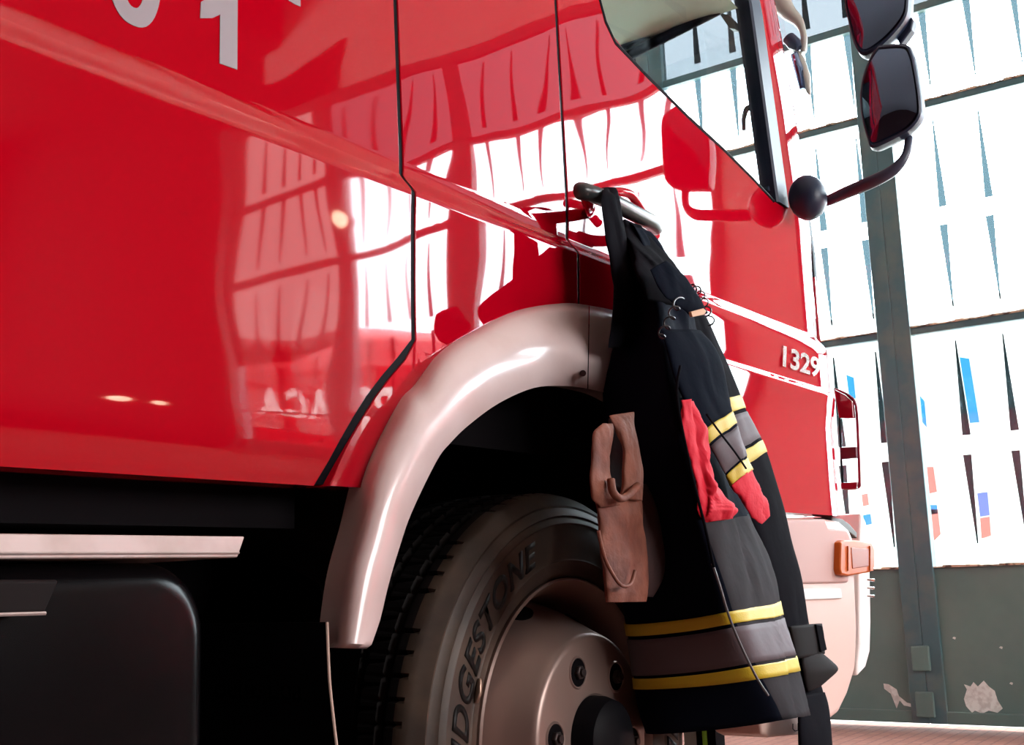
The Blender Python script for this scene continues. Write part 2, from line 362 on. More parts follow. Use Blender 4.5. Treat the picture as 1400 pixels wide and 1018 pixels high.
# pillar panel between the doors, running down behind the arch
fo = [(456, 878), (459, 838), (468, 780), (484, 720), (506, 636), (548, 551), (571, 525), (604, 482), (650, 452), (709, 424), (769, 414.5), (805, 417), (850, 428), (905, 460), (950, 505)]
fi = [(508, 881), (520, 846), (531, 800), (545, 752), (563, 700), (597, 630), (617, 604), (642, 580), (682, 551), (730, 530), (775, 527.5), (803, 531), (835, 540), (870, 562), (900, 595)]
archtab = line_tab([(509, 664), (520, 636), (561, 551), (584, 527), (616, 489), (660, 462), (715, 434), (755, 423)], D)
def pill_r(z):
    return min(pw(seam2, z) - G, pw(archtab, z)) if z < archtab[-1][0] else pw(seam2, z) - G
bm = bmesh.new(); panel(bm, lambda z: pw(seam1, z) + GW(z), pill_r, zrows(zb, 2.7), yp, 24)
T(obj('pillar_panel', bm, RED, smooth=True, sharp=50))
# front door
front = [(0.86, S(1147, 709, D + 0.05).x), (1.22, S(1134, 540, D + 0.05).x), (1.736, S(1112, 310, D + 0.06).x), (2.41, S(1062, 0, D + UP + 0.02).x), (2.75, S(1062, 0, D + UP + 0.02).x - 0.1)]
def roll(x, z):
    xf_ = pw(front, z); d = x - (xf_ - 0.20)
    k = 1 if z < 1.6 else max(0.35, 1 - (z - 1.6) * 1.3)
    return 0.055 * k * (d / 0.2) ** 2.2 if d > 0 else 0.0
def yfd(x, z):
    y = prof(z) + roll(x, z)
    k = max(0, min(1, (x - 2.3) / 0.3))
    zc = 1.232 - 0.004 * (x - 2.7)
    if zc - 0.10 < z < zc:  y -= 0.014 * k * min(1, (zc - z) / 0.016) * (1 - max(0, (zc - 0.016 - z)) / 0.084)
    return y
sill = sorted((S(a, b, D + UP).z, S(a, b, D + UP).x) for a, b in [(820, 0), (828, 30), (841, 58), (885, 104), (941, 160), (989, 204), (1030, 245), (1058, 275)])
zs0 = sill[0][0]
sill.append((2.75, sill[-1][1] - 0.05))
apil = [(zs0, S(1076, 283, D + UP).x), (S(1020, 0, D + UP).z, S(1038, 0, D + UP).x), (2.75, S(1038, 0, D + UP).x - 0.13)]
def fd_l(z):
    a = pw(seam2, z) + G
    cz, cx, R = 0.448, 1.95, 0.79
    if z < 1.22:
        a = max(a, cx + math.sqrt(max(0, R * R - (z - cz) ** 2)))
    return a
bm = bmesh.new()
ex = [1.232 - k * 0.004 for k in range(-1, 8)] + [1.14]
panel(bm, fd_l, lambda z: pw(front, z) - 0.004, zrows(0.862, zs0, ex), yfd, 40)
panel(bm, lambda z: pw(seam2, z) + G, lambda z: pw(sill, z), zrows(zs0, 2.7), yfd, 24, ret=0.04)
panel(bm, lambda z: pw(apil, z), lambda z: pw(front, z) - 0.004, zrows(zs0, 2.7), yfd, 10, ret=0.04)
fdoor = T(obj('front_door', bm, RED, smooth=True, sharp=50))
# window rubber (front edge) and pane
bm = bmesh.new()
rows = []
for z in zrows(zs0 + 0.005, 2.7):
    x1 = pw(apil, z) + 0.012; x0 = x1 - 0.085; y = D + UP - 0.004
    rows.append([Vector((x0, y + 0.03, z)), Vector((x0, y + 0.006, z)), Vector((x0 + 0.006, y, z)), Vector((x1 - 0.006, y, z)), Vector((x1, y + 0.006, z)), Vector((x1, y + 0.05, z)), Vector((x0, y + 0.05, z))])
closed_grid(bm, rows); sub(obj('window_rubber', bm, NAVY, smooth=True), fdoor)
bm = bmesh.new()
sp = [Vector((x, D + UP + 0.004, z)) for z, x in sill]
tube(bm, sp, 0.007, 8); sub(obj('sill_rubber', bm, SEAL, smooth=True), fdoor)
bm = bmesh.new(); rows = []
for z in zrows(zs0, 2.68): rows.append([Vector((lerp(pw(sill, z), pw(apil, z), k / 4), D + UP + 0.018, z)) for k in range(5)])
V = grid(bm, rows); bmesh.ops.solidify(bm, geom=bm.faces[:], thickness=0.004)
sub(obj('window_glass', bm, CABG), fdoor)
# interior mirror-base triangle behind the glass
bm = bmesh.new(); prism(bm, [S(a, b, D + 0.045) for a, b in ((1050, 258), (1054, 247), (1064, 245), (1068, 282), (1074, 290))], (0, 0.02, 0))
sub(obj('window_corner_trim', bm, NAVY, bevel=0.004), fdoor)
# grab handle of the front door
hp = [S(788, 262, 1.165), S(800, 262, 1.150), S(830, 273, 1.145), S(860, 288, 1.145), S(890, 304, 1.150), S(899, 314, 1.165)]
P = spline(hp, 8); rings = []
for i, p in enumerate(P):
    k = i / (len(P) - 1); t = (P[min(i + 1, len(P) - 1)] - P[max(0, i - 1)]).normalized()
    nz = (Vector((0, 0, 1)) - t * t.z).normalized(); ny = t.cross(nz)
    s = 0.35 + 0.65 * min(1, k / 0.08, (1 - k) / 0.08)
    rings.append([p + (nz * math.cos(a) * 0.0175 + ny * math.sin(a) * 0.018) * s for a in [2 * math.pi * j / 18 for j in range(18)]])
bm = bmesh.new(); closed_grid(bm, rings); sub(obj('grab_handle', bm, HANDLE, smooth=True), fdoor)
bm = bmesh.new()
for (a, b) in ((805, 290), (893, 322)):     # red brackets carrying the handle
    tube(bm, spline([S(a - 4, b - 22, 1.155), S(a, b - 10, 1.175), S(a + 2, b - 2, 1.22), S(a + 3, b, 1.26)], 5), [0.013] * 16, 12)
sub(obj('handle_bracket', bm, RED, smooth=True), fdoor)
bm = bmesh.new(); tube(bm, spline([S(838, 262, 1.19), S(862, 266, 1.185), S(880, 292, 1.19)], 6), 0.010, 10)
sub(obj('handle_trigger', bm, RED, smooth=True), fdoor)
# door badge
me = text_mesh('1329', 0.085, 0.0022, 0.15, 0.98, 0.0022)
xs = [v.co.x for v in me.vertices]; wd = max(xs) - min(xs); a0 = S(1067, 492); a1 = S(1120, 515)
bx = a0.x; bw = a1.x - a0.x
def bf(c):
    x = bx + (c.x - min(xs)) / wd * bw; return Vector((x, yfd(x, 1.29) - 0.003 - c.z, 1.2615 + c.y * 0.95))
b_ = sub(link('number_badge', xf(me, bf), CHROME, None, False), fdoor); b_['label'] = 'raised chrome number 1329'
# unit number on the rear door
for s, x0, x1, zbm, hh in (('0', S(142, 20, D + UP).x, S(220, 20, D + UP).x, S(200, 43, D + UP).z, 0.17), ('1', S(273, 20, D + UP).x, S(327, 20, D + UP).x, S(325, 96, D + UP).z, 0.20)):
    bm = bmesh.new(); yy = D + UP - 0.0012
    if s == '0':
        cx, ry, rx, wl = (x0 + x1) / 2, 0.10, (x1 - x0) / 2, 0.026; cz = zbm + ry; n = 48; o_, i_ = [], []
        for k in range(n):
            a = 2 * math.pi * k / n
            sgn = lambda v: math.copysign(abs(v) ** 0.82, v)
            o_.append(Vector((cx + rx * sgn(math.cos(a)), yy, cz + ry * sgn(math.sin(a))))); i_.append(Vector((cx + (rx - wl) * sgn(math.cos(a)), yy, cz + (ry - wl) * sgn(math.sin(a)))))
        V = [[bm.verts.new(p) for p in r] for r in (o_, i_, [p + Vector((0, 0.001, 0)) for p in i_], [p + Vector((0, 0.001, 0)) for p in o_])]
        for q in range(4):
            for k in range(n): bm.faces.new([V[q][k], V[q][(k + 1) % n], V[(q + 1) % 4][(k + 1) % n], V[(q + 1) % 4][k]])
    else:
        xa = S(300, 50, D + UP).x; xb = S(324, 50, D + UP).x; zt = zbm + 0.2; zl = S(280, 25, D + UP).z
        prism(bm, [(xa, yy, S(300, 87, D + UP).z), (xb, yy, zbm), (xb, yy, zt), (xa + 0.006, yy, zt), (S(289, -6, D + UP).x, yy, S(289, -6, D + UP).z), (S(274, 3, D + UP).x, yy, S(274, 3, D + UP).z), (S(273, 25, D + UP).x, yy, S(273, 25, D + UP).z), (S(290, 25, D + UP).x, yy, S(290, 25, D + UP).z), (xa, yy, S(300, 20, D + UP).z)], (0, 0.001, 0))
    o = sub(obj('reflective_digit', bm, SILV), rear_door); o['label'] = 'silver reflective digit %s' % s
bm = bmesh.new(); yy = D + UP - 0.0012
prism(bm, [S(390, -3, yy), S(402, 5, yy), S(411, 9, yy), S(411, -12, yy), S(405, -30, yy)], (0, 0.001, 0)); sub(obj('reflective_mark', bm, SILV), rear_door)
for tab in (seam1, seam2):                  # rubber in the gaps between the panels
    bm = bmesh.new(); rows = []
    for z in zrows(0.86, 2.7):
        if tab is seam2 and z < 1.24: continue
        x = pw(tab, z); y = prof(z) + 0.0025 + (0.014 * max(0, (0.95 - z) / 0.09) ** 1.5 if z < 0.95 else 0); rows.append([Vector((x - 0.02, y, z)), Vector((x + 0.02, y, z)), Vector((x + 0.02, y + 0.02, z)), Vector((x - 0.02, y + 0.02, z))])
    closed_grid(bm, rows); T(obj('seam_rubber', bm, SEAL))
# dark core behind the panels, sill and floor pan
bm = bmesh.new(); box(bm, -0.5, 1.98, D + 0.09, D + 2.3, 0.95, 2.7); box(bm, -0.5, 1.98, D + 0.055, D + 0.10, 0.95, 2.7); box(bm, 1.98, 3.28, D + 0.09, D + 2.3, 1.00, 1.45)
box(bm, 1.98, 3.30, D + 0.055, D + 0.09, 1.30, 1.60)
T(obj('cab_core', bm, DARK))
bm = bmesh.new(); box(bm, -0.5, 3.3, D + 0.35, D + 1.9, 0.42, 0.95); box(bm, -0.5, 1.28, D + 0.10, D + 0.35, 0.80, 0.95)
T(obj('chassis', bm, DARK))
# cab upper: roof, headliner, windscreen header, far side, windscreen
bm = bmesh.new(); box(bm, -0.5, 3.02, D + 0.02, D + 2.3, 2.70, 2.80); T(obj('roof', bm, RED, bevel=0.03))
bm = bmesh.new(); rows = []
for x, z in ((2.0, 2.42), (2.5, 2.40), (2.85, 2.36), (3.03, 2.34)): rows.append([Vector((x, y, z)) for y in (D + 0.06, D + 0.8, D + 1.5, D + 2.25)])
grid(bm, rows); bmesh.ops.solidify(bm, geom=bm.faces[:], thickness=0.02)
T(obj('headliner', bm, HEADL, smooth=True))
bm = bmesh.new()
a, b = SX(845, 66, 3.02), SX(1000, -14, 3.02); d_ = b - a
for off, r in ((0, 0.012), (-0.035, 0.016)):
    p0, p1 = a + d_ * 0.9, a - d_ * 4.0
    p0 = p0 + Vector((0.01, 0, off)); p1 = p1 + Vector((0.01, 0, off)); tube(bm, [p0, p1], r, 10)
T(obj('windscreen_header', bm, SEAL, smooth=True))
bm = bmesh.new(); q0 = a + d_ * 0.9 + Vector((0.02, 0, -0.018)); q1 = a - d_ * 4 + Vector((0.02, 0, -0.018)); tube(bm, [q0, q1], 0.014, 8); T(obj('header_trim', bm, TRIMG, smooth=True))
bm = bmesh.new(); box(bm, 1.98, 3.2, D + 2.26, D + 2.32, 1.0, 1.75); box(bm, 1.98, 2.3, D + 2.26, D + 2.32, 1.75, 2.7); T(obj('far_door', bm, RED))
bm = bmesh.new(); rows = []
for k in range(7):
    t = k / 6; z = lerp(1.60, 2.42, t)
    row = []
    for j in range(13):
        s = j / 12; bow = 0.09 * (1 - (2 * s - 1) ** 4) ; xe = pw(front, z) + 0.012
        row.append(Vector((xe + bow, D + 0.035 + s * 2.2, z)))
    rows.append(row)
grid(bm, rows); bmesh.ops.solidify(bm, geom=bm.faces[:], thickness=0.006)
T(obj('windscreen', bm, CABG, smooth=True))
bm = bmesh.new(); rows = []                   # rubber round the near edge of the screen
tube(bm, [Vector((pw(front, z) + 0.012, D + UP + 0.055, z)) for z in [1.60 + 0.1 * k for k in range(11)]], 0.010, 8)
T(obj('windscreen_rubber', bm, SEAL, smooth=True))
bm = bmesh.new(); tube(bm, [Vector((pw(front, z) + 0.035, D + UP + 0.065, z)) for z in [1.60 + 0.1 * k for k in range(11)]], 0.020, 10)
T(obj('windscreen_edge_trim', bm, mat('blue_grey_trim', (0.13, 0.19, 0.22), 0.35), smooth=True))
bm = bmesh.new(); box(bm, 3.0, 3.28, D + 0.08, D + 2.24, 1.38, 1.50); T(obj('dashboard', bm, TRIMG, bevel=0.03))
# sun visor sensor and wiper-like bits seen through the window
bm = bmesh.new(); prism(bm, [SX(a, b, 3.05) for a, b in ((983, 18), (996, 20), (1003, 28), (1006, 40), (997, 38))], (0.03, 0, 0)); T(obj('screen_sensor', bm, TRIMG))
bm = bmesh.new(); tube(bm, [SX(1015, 72, 3.32), SX(1022, 110, 3.32), SX(1031, 145, 3.32)], 0.0035, 6)
tube(bm, spline([SX(1034, 148, 3.32), SX(1022, 148, 3.32), SX(1017, 162, 3.32), SX(1017, 178, 3.32)], 5), [0.012 - 0.0004 * k for k in range(16)], 8)
T(obj('wiper', bm, TRIMG, smooth=True))
# front corner and grille panel
bm = bmesh.new(); rows = []
for z in zrows(0.90, 1.62):
    x0 = pw(front, z) + 0.004; y0 = D + 0.052 + (UP * 0.6 if z > 1.38 else 0)
    rows.append([Vector((x0, y0 + 0.05, z)), Vector((x0, y0, z))] + [Vector((x0 + 0.055 * math.sin(a), y0 + 0.055 * (1 - math.cos(a)) * 1.3, z)) for a in [k * math.pi / 16 for k in range(1, 9)]] + [Vector((x0 + 0.055, D + 2.2, z))])
grid(bm, rows); T(obj('front_corner_panel', bm, RED, smooth=True))
bm = bmesh.new(); rows = []
for z in zrows(0.88, 2.6):
    x0 = pw(front, z) - 0.002; rows.append([Vector((x0 - 0.01, D + 0.078, z)), Vector((x0 + 0.012, D + 0.078, z)), Vector((x0 + 0.012, D + 0.10, z)), Vector((x0 - 0.01, D + 0.10, z))])
closed_grid(bm, rows); T(obj('door_seal', bm, SEAL))
# corner air deflector: open red frame, daylight shows through its gaps
LX = pw(front, 1.1) + 0.02
LRED = mat('dark_red_deflector', (0.22, 0.004, 0.02), 0.25, coat=1)
def LP(a, b): return SX(a, b, LX + 0.05)
bm = bmesh.new(); tube(bm, spline([LP(a, b) for a, b in ((1142, 532), (1158, 539), (1168, 548), (1171, 562), (1173, 600), (1175, 655), (1173, 666), (1154, 668))], 5), 0.0045, 8)
lamp = T(obj('corner_deflector', bm, LRED, smooth=True))  # holds the deflector frame
bm = bmesh.new(); tube(bm, [LP(a, b) for a, b in ((1141, 531), (1147, 560), (1152, 668))], 0.0035, 8); sub(obj('deflector_rim', bm, SEAL, smooth=True), lamp)
for nm, q, m in (('deflector_top', ((1143, 533), (1158, 540), (1168, 549), (1170, 572), (1150, 572)), LRED), ('deflector_bar', ((1151, 612), (1173, 611), (1174, 626), (1152, 628)), mat('dark_maroon_plastic', (0.08, 0.004, 0.02), 0.3)), ('deflector_foot', ((1152, 660), (1175, 659), (1174, 668), (1153, 669)), LRED)):
    bm = bmesh.new(); prism(bm, [LP(a, b) for a, b in q], (-0.02, 0, 0)); sub(obj(nm, bm, m, bevel=0.002), lamp)
for q in ([(1151, 573), (1171, 573), (1173, 611), (1152, 612)], [(1153, 628), (1174, 627), (1175, 660), (1154, 661)]):
    bm = bmesh.new(); prism(bm, [LP(a, b) for a, b in q], (-0.004, 0, 0)); sub(obj('lens', bm, PANE), lamp)  # clear panes in the deflector's open gaps
# bumper
bump = [(1030, 712), (1050, 705), (1135, 709), (1150, 712), (1162, 722), (1168, 738), (1170, 790), (1173, 860), (1171, 915), (1160, 950), (1148, 975), (1134, 986), (1105, 990), (1030, 990)]
def bslab(name, px, y0, dy, m, par=None, bev=0.01):
    bm = bmesh.new(); prism(bm, [S(a, b, y0) for a, b in px], (0, dy, 0)); o = obj(name, bm, m, bevel=bev); return sub(o, par) if par else T(o)
bumper = bslab('bumper', bump, D + 0.01, 0.12, BUMP, None, 0.018)
bslab('bumper_upper_panel', [(1040, 712), (1128, 709), (1133, 722), (1158, 724), (1163, 735), (1164, 760), (1160, 796), (1040, 799)], D, 0.03, mat('pinkish_white_panel', (0.50, 0.32, 0.29), 0.6, spec=0.1), bumper, 0.006)
bslab('bumper_recess', [(1040, 806), (1150, 804), (1152, 818), (1040, 822)], D + 0.002, 0.02, WHITE, bumper, 0.004)
bslab('bumper_front_piece', [(1177, 700), (1184, 712), (1189, 740), (1191, 850), (1190, 890), (1184, 912), (1173, 924), (1173, 905), (1176, 880), (1175, 790), (1176, 740)], D + 0.045, 0.35, mat('white_front_bumper', (0.85, 0.80, 0.77), 0.4, coat=0.3), bumper, 0.008)
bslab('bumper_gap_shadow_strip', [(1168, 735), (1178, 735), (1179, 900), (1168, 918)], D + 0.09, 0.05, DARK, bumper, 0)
bslab('bumper_top_trim', [(1138, 706), (1152, 709), (1162, 716), (1172, 728), (1172, 736), (1150, 718), (1136, 716)], D + 0.03, 0.06, TRIMG, bumper, 0.004)
for yy_ in (792, 803, 814):
    bm = bmesh.new(); tube(bm, [SX(1186, yy_, 3.62), SX(1196, yy_ + 1, 3.62)], 0.004, 8); sub(obj('bumper_bolt', bm, CHROME, smooth=True), bumper)
ind = bslab('side_indicator', [(1150, 741), (1154, 738), (1172, 738), (1192, 742), (1196, 750), (1196, 776), (1190, 782), (1160, 787), (1151, 785), (1149, 778)], D - 0.02, 0.05, ORANGE, bumper, 0.005)
ind['label'] = 'orange side indicator lens'
bm = bmesh.new(); prism(bm, [S(a, b, D - 0.022) for a, b in ((1164, 748), (1188, 750), (1188, 774), (1166, 777))], (0, 0.006, 0)); sub(obj('indicator_bulb_window', bm, ORANGED, bevel=0.002), bumper)
for a in (1160, 1190):
    bm = bmesh.new(); prism(bm, [S(a, 746, D - 0.024), S(a + 3, 746, D - 0.024), S(a + 4, 780, D - 0.024), S(a, 780, D - 0.024)], (0, 0.005, 0)); sub(obj('indicator_rib', bm, ORANGE), bumper)
step2 = bslab('entry_step', [(1028, 978), (1040, 980), (1092, 975), (1098, 978), (1096, 1004), (1052, 1008), (1042, 1003), (1040, 990), (1028, 988)], 1.17, 0.12, BUMP, None, 0.006)
bm = bmesh.new(); tube(bm, [S(1084, 989, 1.168), S(1084, 996, 1.168), S(1087, 999, 1.168), S(1091, 998, 1.168), S(1091, 988, 1.168)], 0.0012, 6); sub(obj('step_mark', bm, DARK), step2)

# wheel arch (fender): outer edge, swelling face, inner edge, turned-in lip
def arch(i0, i1, name, nsub=5, close_l=False):
    O_ = spline([Vector((a, b, 0)) for a, b in fo[i0:i1 + 1]], nsub); I_ = spline([Vector((a, b, 0)) for a, b in fi[i0:i1 + 1]], nsub)
    bm = bmesh.new(); rows = []; n = len(O_)
    for k, (o, i) in enumerate(zip(O_, I_)):
        row = [S(o.x, o.y, 1.214) + Vector((0, 0.03, 0)), S(o.x, o.y, 1.214)]
        m_ = 12
        for j in range(1, m_):
            s = j / m_; q = o.lerp(i, s); bul = 0.030 * math.sin(math.pi * (s ** 0.8)) ** 0.8
            yb_ = lerp(1.214, 1.165, s); base = S(q.x, q.y, yb_ - bul)
            row.append(base)
        pi_ = S(i.x, i.y, 1.165); row.append(pi_)
        c = Vector((1.87, 0, 0.42)); 
        inward = Vector((c.x - pi_.x, 0, c.z - pi_.z)).normalized()
        row.append(pi_ + Vector((0, 0.008, 0)) - inward * 0.002); row.append(pi_ + Vector((0, 0.05, 0)) - inward * 0.006)
        rows.append(row)
    if close_l:                             # rounded lower end
        rows.insert(0, [p + Vector((0.002, 0.012, -0.006)) for p in rows[0]]); rows.insert(0, [p + Vector((0.006, 0.05, 0.0)) for p in rows[0]])
    grid(bm, rows); return T(obj(name, bm, FEND, smooth=True, sharp=60))
fen = arch(0, 11, 'wheel_arch', 5, True)
fen2 = arch(11, 14, 'wheel_arch_front_section')
fen2.location.x += 0.0035
bm = bmesh.new(); tube(bm, [S(797, 510, 1.135), S(797, 510, 1.16)], 0.006, 12); tube(bm, [S(797, 510, 1.133), S(797, 510, 1.15)], 0.003, 8); sub(obj('arch_screw', bm, mat('screw_metal', (0.1, 0.06, 0.06), 0.4, metal=0.5), smooth=True), fen)
# wheel well liner
bm = bmesh.new(); rows = []
for k in range(33):
    a = math.pi * (0.0 + k / 32); r = 0.66
    rows.append([Vector((1.93 - r * math.cos(a), y, 0.44 + r * math.sin(a) * 0.98)) for y in (1.20, 1.35, 1.6, 1.85)])
rows.insert(0, [p + Vector((0, 0, -0.05)) for p in rows[0]])
grid(bm, rows); box(bm, 1.25, 2.6, 1.85, 1.9, 0.4, 1.1); T(obj('wheel_well_liner', bm, DARK, smooth=True))
# back face of the arch, brown-black
bm = bmesh.new(); q = [S(497, 665, 1.26), S(486, 715, 1.25), S(472, 775, 1.25), S(462, 850, 1.25), S(335, 858, 1.55), S(285, 800, 1.62), S(300, 668, 1.60)]
prism(bm, q, (0.01, 0.01, 0)); T(obj('arch_back_panel', bm, mat('brown_black_panel', (0.022, 0.012, 0.012), 0.6)))
# mudflap
mf = [S(447, 850, 1.19), S(450, 925, 1.185), S(456, 985, 1.18), S(462, 1035, 1.175)]
mx = mf[0].x
bm = bmesh.new(); rows = []
for p in mf + [Vector((mf[-1].x + 0.02, mf[-1].y, 0.22))]:
    rows.append([Vector((p.x - 0.003, p.y, p.z)), Vector((p.x + 0.003, p.y, p.z)), Vector((p.x + 0.003, p.y + 0.42, p.z)), Vector((p.x - 0.003, p.y + 0.42, p.z))])
closed_grid(bm, rows); mud = T(obj('mudflap', bm, BLACK))
bm = bmesh.new(); tube(bm, spline(mf, 5) + [Vector((mf[-1].x + 0.02, mf[-1].y, 0.22))], 0.0024, 8); sub(obj('mudflap_edge_highlight', bm, mat('lit_edge_highlight', (0.6, 0.42, 0.34), 0.5), smooth=True), mud)  # pale tube, the light caught along the flap's edge put into its colour
me = text_mesh('Bem, Lda', 0.05, 0.0004)
xs = [v.co.x for v in me.vertices]; mxx = max(xs)
def mfx(c): return Vector((mx - 0.004, 1.235 + (mxx - c.x), 0.555 + c.y))
sub(link('mudflap_lettering', xf(me, mfx), mat('faint_grey_lettering', (0.022, 0.022, 0.024), 0.6), None, False), mud)
# side step, tank box and small lower bracket
bm = bmesh.new(); sa = S(335, 733, 1.15); sb = S(325, 762, 1.15)
prism(bm, [Vector((-0.5, 1.15, sa.z)), Vector((sa.x, 1.15, sa.z)), Vector((sb.x, 1.15, sb.z)), Vector((-0.5, 1.15, sb.z))], (0, 0.26, 0))
stp = T(obj('side_step', bm, STEEL, bevel=0.002))
bm = bmesh.new(); tube(bm, [Vector((-0.5, 1.149, sb.z + 0.006)), Vector((sb.x + 0.001, 1.149, sb.z + 0.006))], 0.0018, 6); sub(obj('step_rib', bm, STEEL, smooth=True), stp)
sub(obj('step_bar_small', (lambda b: (tube(b, [S(-40, 668, 1.45), S(40, 671, 1.45)], 0.004, 8), b)[1])(bmesh.new()), mat('dull_brass', (0.35, 0.28, 0.18), 0.5, metal=0.6), smooth=True), stp)
def rrect(x0, x1, z0, z1, r, y, n=10):
    o = []
    for cx, cz, a0 in ((x1 - r, z1 - r, 0), (x0 + r, z1 - r, 90), (x0 + r, z0 + r, 180), (x1 - r, z0 + r, 270)):
        for k in range(n + 1):
            a = math.radians(a0 + 90 * k / n); o.append(Vector((cx + r * math.cos(a), y, cz + r * math.sin(a))))
    return o
yb0 = 1.17; tx = S(288, 930, yb0).x; tz = S(200, 768, yb0).z
bm = bmesh.new(); rings = []
for k in range(7):
    a = k / 6 * math.pi / 2; ins = 0.03 * (1 - math.sin(a)); rings.append(rrect(-0.5 + ins, tx - ins, 0.25 + ins, tz - ins, 0.085 - ins * 0.8, yb0 + 0.03 * (1 - math.cos(a)) * 1.0 if False else yb0 + 0.03 * (1 - math.sin(a)) * 0 + 0.03 * math.cos(a) * -1 + 0.03))
rings = [rrect(-0.5 + 0.03 * (1 - math.sin(a)), tx - 0.03 * (1 - math.sin(a)), 0.25 + 0.03 * (1 - math.sin(a)), tz - 0.03 * (1 - math.sin(a)), 0.085 - 0.02 * (1 - math.sin(a)), yb0 + 0.03 * (1 - math.cos(math.pi / 2 - a)) if False else yb0 + 0.03 * (1 - math.cos(a))) for a in [k / 6 * math.pi / 2 for k in range(7)]]
rings.append(rrect(-0.5, tx, 0.25, tz, 0.085, yb0 + 0.5))
closed_grid(bm, rings); tank = T(obj('tank_box', bm, mat('satin_black_box', (0.0025, 0.002, 0.0025), 0.22, spec=0.12), smooth=True, sharp=60))
bm = bmesh.new(); prism(bm, [S(-40, 792, 1.12), S(82, 792, 1.12), S(62, 838, 1.12), S(-40, 842, 1.12)], (0, 0.07, 0)); br = T(obj('lower_step', bm, mat('brown_grey_step', (0.014, 0.010, 0.010), 0.6, spec=0.05), bevel=0.004))
bm = bmesh.new(); tube(bm, [S(-40, 841, 1.118), S(62, 838, 1.118)], 0.0022, 6); sub(obj('lower_step_edge', bm, STEEL, smooth=True), br)

# ------------------------------------------------------------ wheel
CW = Vector((1.873, 0, 0.422))
wheel = T(empty('front_wheel', (CW.x, 1.3, CW.z)))
def lathe(name, prf, m, par, n=120, mod=None, sharp=35):
    bm = bmesh.new(); rings = []
    for k in range(n):
        a = 2 * math.pi * k / n; row = []
        for j, (r, y) in enumerate(prf):
            rr = r + (mod(a, j, r, y) if mod else 0); row.append(Vector((CW.x + rr * math.cos(a), y, CW.z + rr * math.sin(a))))
        rings.append(row)
    V = [[bm.verts.new(p) for p in r] for r in rings]
    for k in range(n):
        for j in range(len(prf) - 1): bm.faces.new([V[k][j], V[k][j + 1], V[(k + 1) % n][j + 1], V[(k + 1) % n][j]])
    o = obj(name, bm, m, smooth=True, sharp=sharp); o.parent = par; o.matrix_parent_inverse = Matrix.Translation(-Vector((CW.x, 1.3, CW.z))) if par == wheel else Matrix(); return o
tp = [(0.275, 1.245), (0.285, 1.222), (0.300, 1.208), (0.318, 1.203), (0.322, 1.2015), (0.326, 1.203), (0.345, 1.199), (0.370, 1.199), (0.388, 1.201), (0.391, 1.199), (0.396, 1.201), (0.402, 1.205), (0.405, 1.203), (0.409, 1.2075), (0.420, 1.214), (0.424, 1.2135), (0.428, 1.218), (0.437, 1.230), (0.441, 1.2335), (0.447, 1.243), (0.4505, 1.258), (0.451, 1.275), (0.440, 1.280), (0.440, 1.290), (0.452, 1.295), (0.453, 1.330), (0.441, 1.335), (0.441, 1.346), (0.454, 1.351), (0.454, 1.385), (0.441, 1.390), (0.441, 1.400), (0.453, 1.405), (0.451, 1.45), (0.435, 1.49), (0.36, 1.50), (0.275, 1.48)]
def tmod(a, j, r, y):
    if 20 <= j <= 21 or 24 <= j <= 33:
        ph = (a * 38 / math.pi + (y * 14 if j > 21 else 0)) % 1.0
        if ph < 0.14: return -0.008
    return 0
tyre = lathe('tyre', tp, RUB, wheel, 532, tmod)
tyre.data.materials.append(mat('shaded_tread_rubber', (0.010, 0.008, 0.008), 0.7, spec=0.2))  # dust-free tread, also darkened to carry the shade under the arch
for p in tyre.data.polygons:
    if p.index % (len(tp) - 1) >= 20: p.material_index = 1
# raised lettering round the sidewall
def ring_text(s, r0, hgt, a_start, a_step, par):
    me = text_mesh(s, 1.0, 0.0, 0.0, 1.12, 0.028); me2 = me
    ys = [v.co.y for v in me.vertices]; xs = [v.co.x for v in me.vertices]; sc = hgt / (max(ys) - min(ys)); x0 = min(xs); x1 = max(xs)
    bm = bmesh.new(); bm.from_mesh(me)
    g = bmesh.ops.extrude_face_region(bm, geom=bm.faces[:]); 
    for v in [e for e in g['geom'] if isinstance(e, bmesh.types.BMVert)]: v.co.z = 1.0
    for v in bm.verts:
        t = (v.co.x - x0) / (x1 - x0); h = (v.co.y - min(ys)) * sc
        ang = a_start - t * a_step - h * 1.3; r = r0 + h
        yy = 1.1990 - 0.0015 - 0.0005 * 0 if v.co.z > 0.5 else 1.2035
        v.co = Vector((CW.x + r * math.cos(ang), yy, CW.z + r * math.sin(ang)))
    return sub(obj('tyre_lettering', bm, RUBL), par)
ring_text('BRIDGESTONE', 0.334, 0.043, math.radians(192), math.radians(80), tyre)
ring_text('BRIDGESTONE', 0.334, 0.043, math.radians(12), math.radians(80), tyre)
rp = [(0.272, 1.50), (0.255, 1.42), (0.252, 1.36), (0.262, 1.25), (0.272, 1.232), (0.280, 1.214), (0.286, 1.207), (0.290, 1.210), (0.290, 1.222), (0.275, 1.245)]
rim = lathe('rim', rp[::-1], RIM, wheel, 120)
dp = [(0.256, 1.36), (0.252, 1.335), (0.244, 1.305), (0.232, 1.27), (0.215, 1.232), (0.200, 1.200), (0.194, 1.186), (0.191, 1.178), (0.187, 1.171), (0.182, 1.168), (0.176, 1.1665), (0.082, 1.1665), (0.078, 1.170), (0.077, 1.20)]
lathe('wheel_disc', dp, RIM, wheel, 120)
hp_ = [(0.077, 1.21), (0.077, 1.150), (0.070, 1.128), (0.055, 1.118), (0.0001, 1.116)]
lathe('hub', hp_, BLACK, wheel, 60)
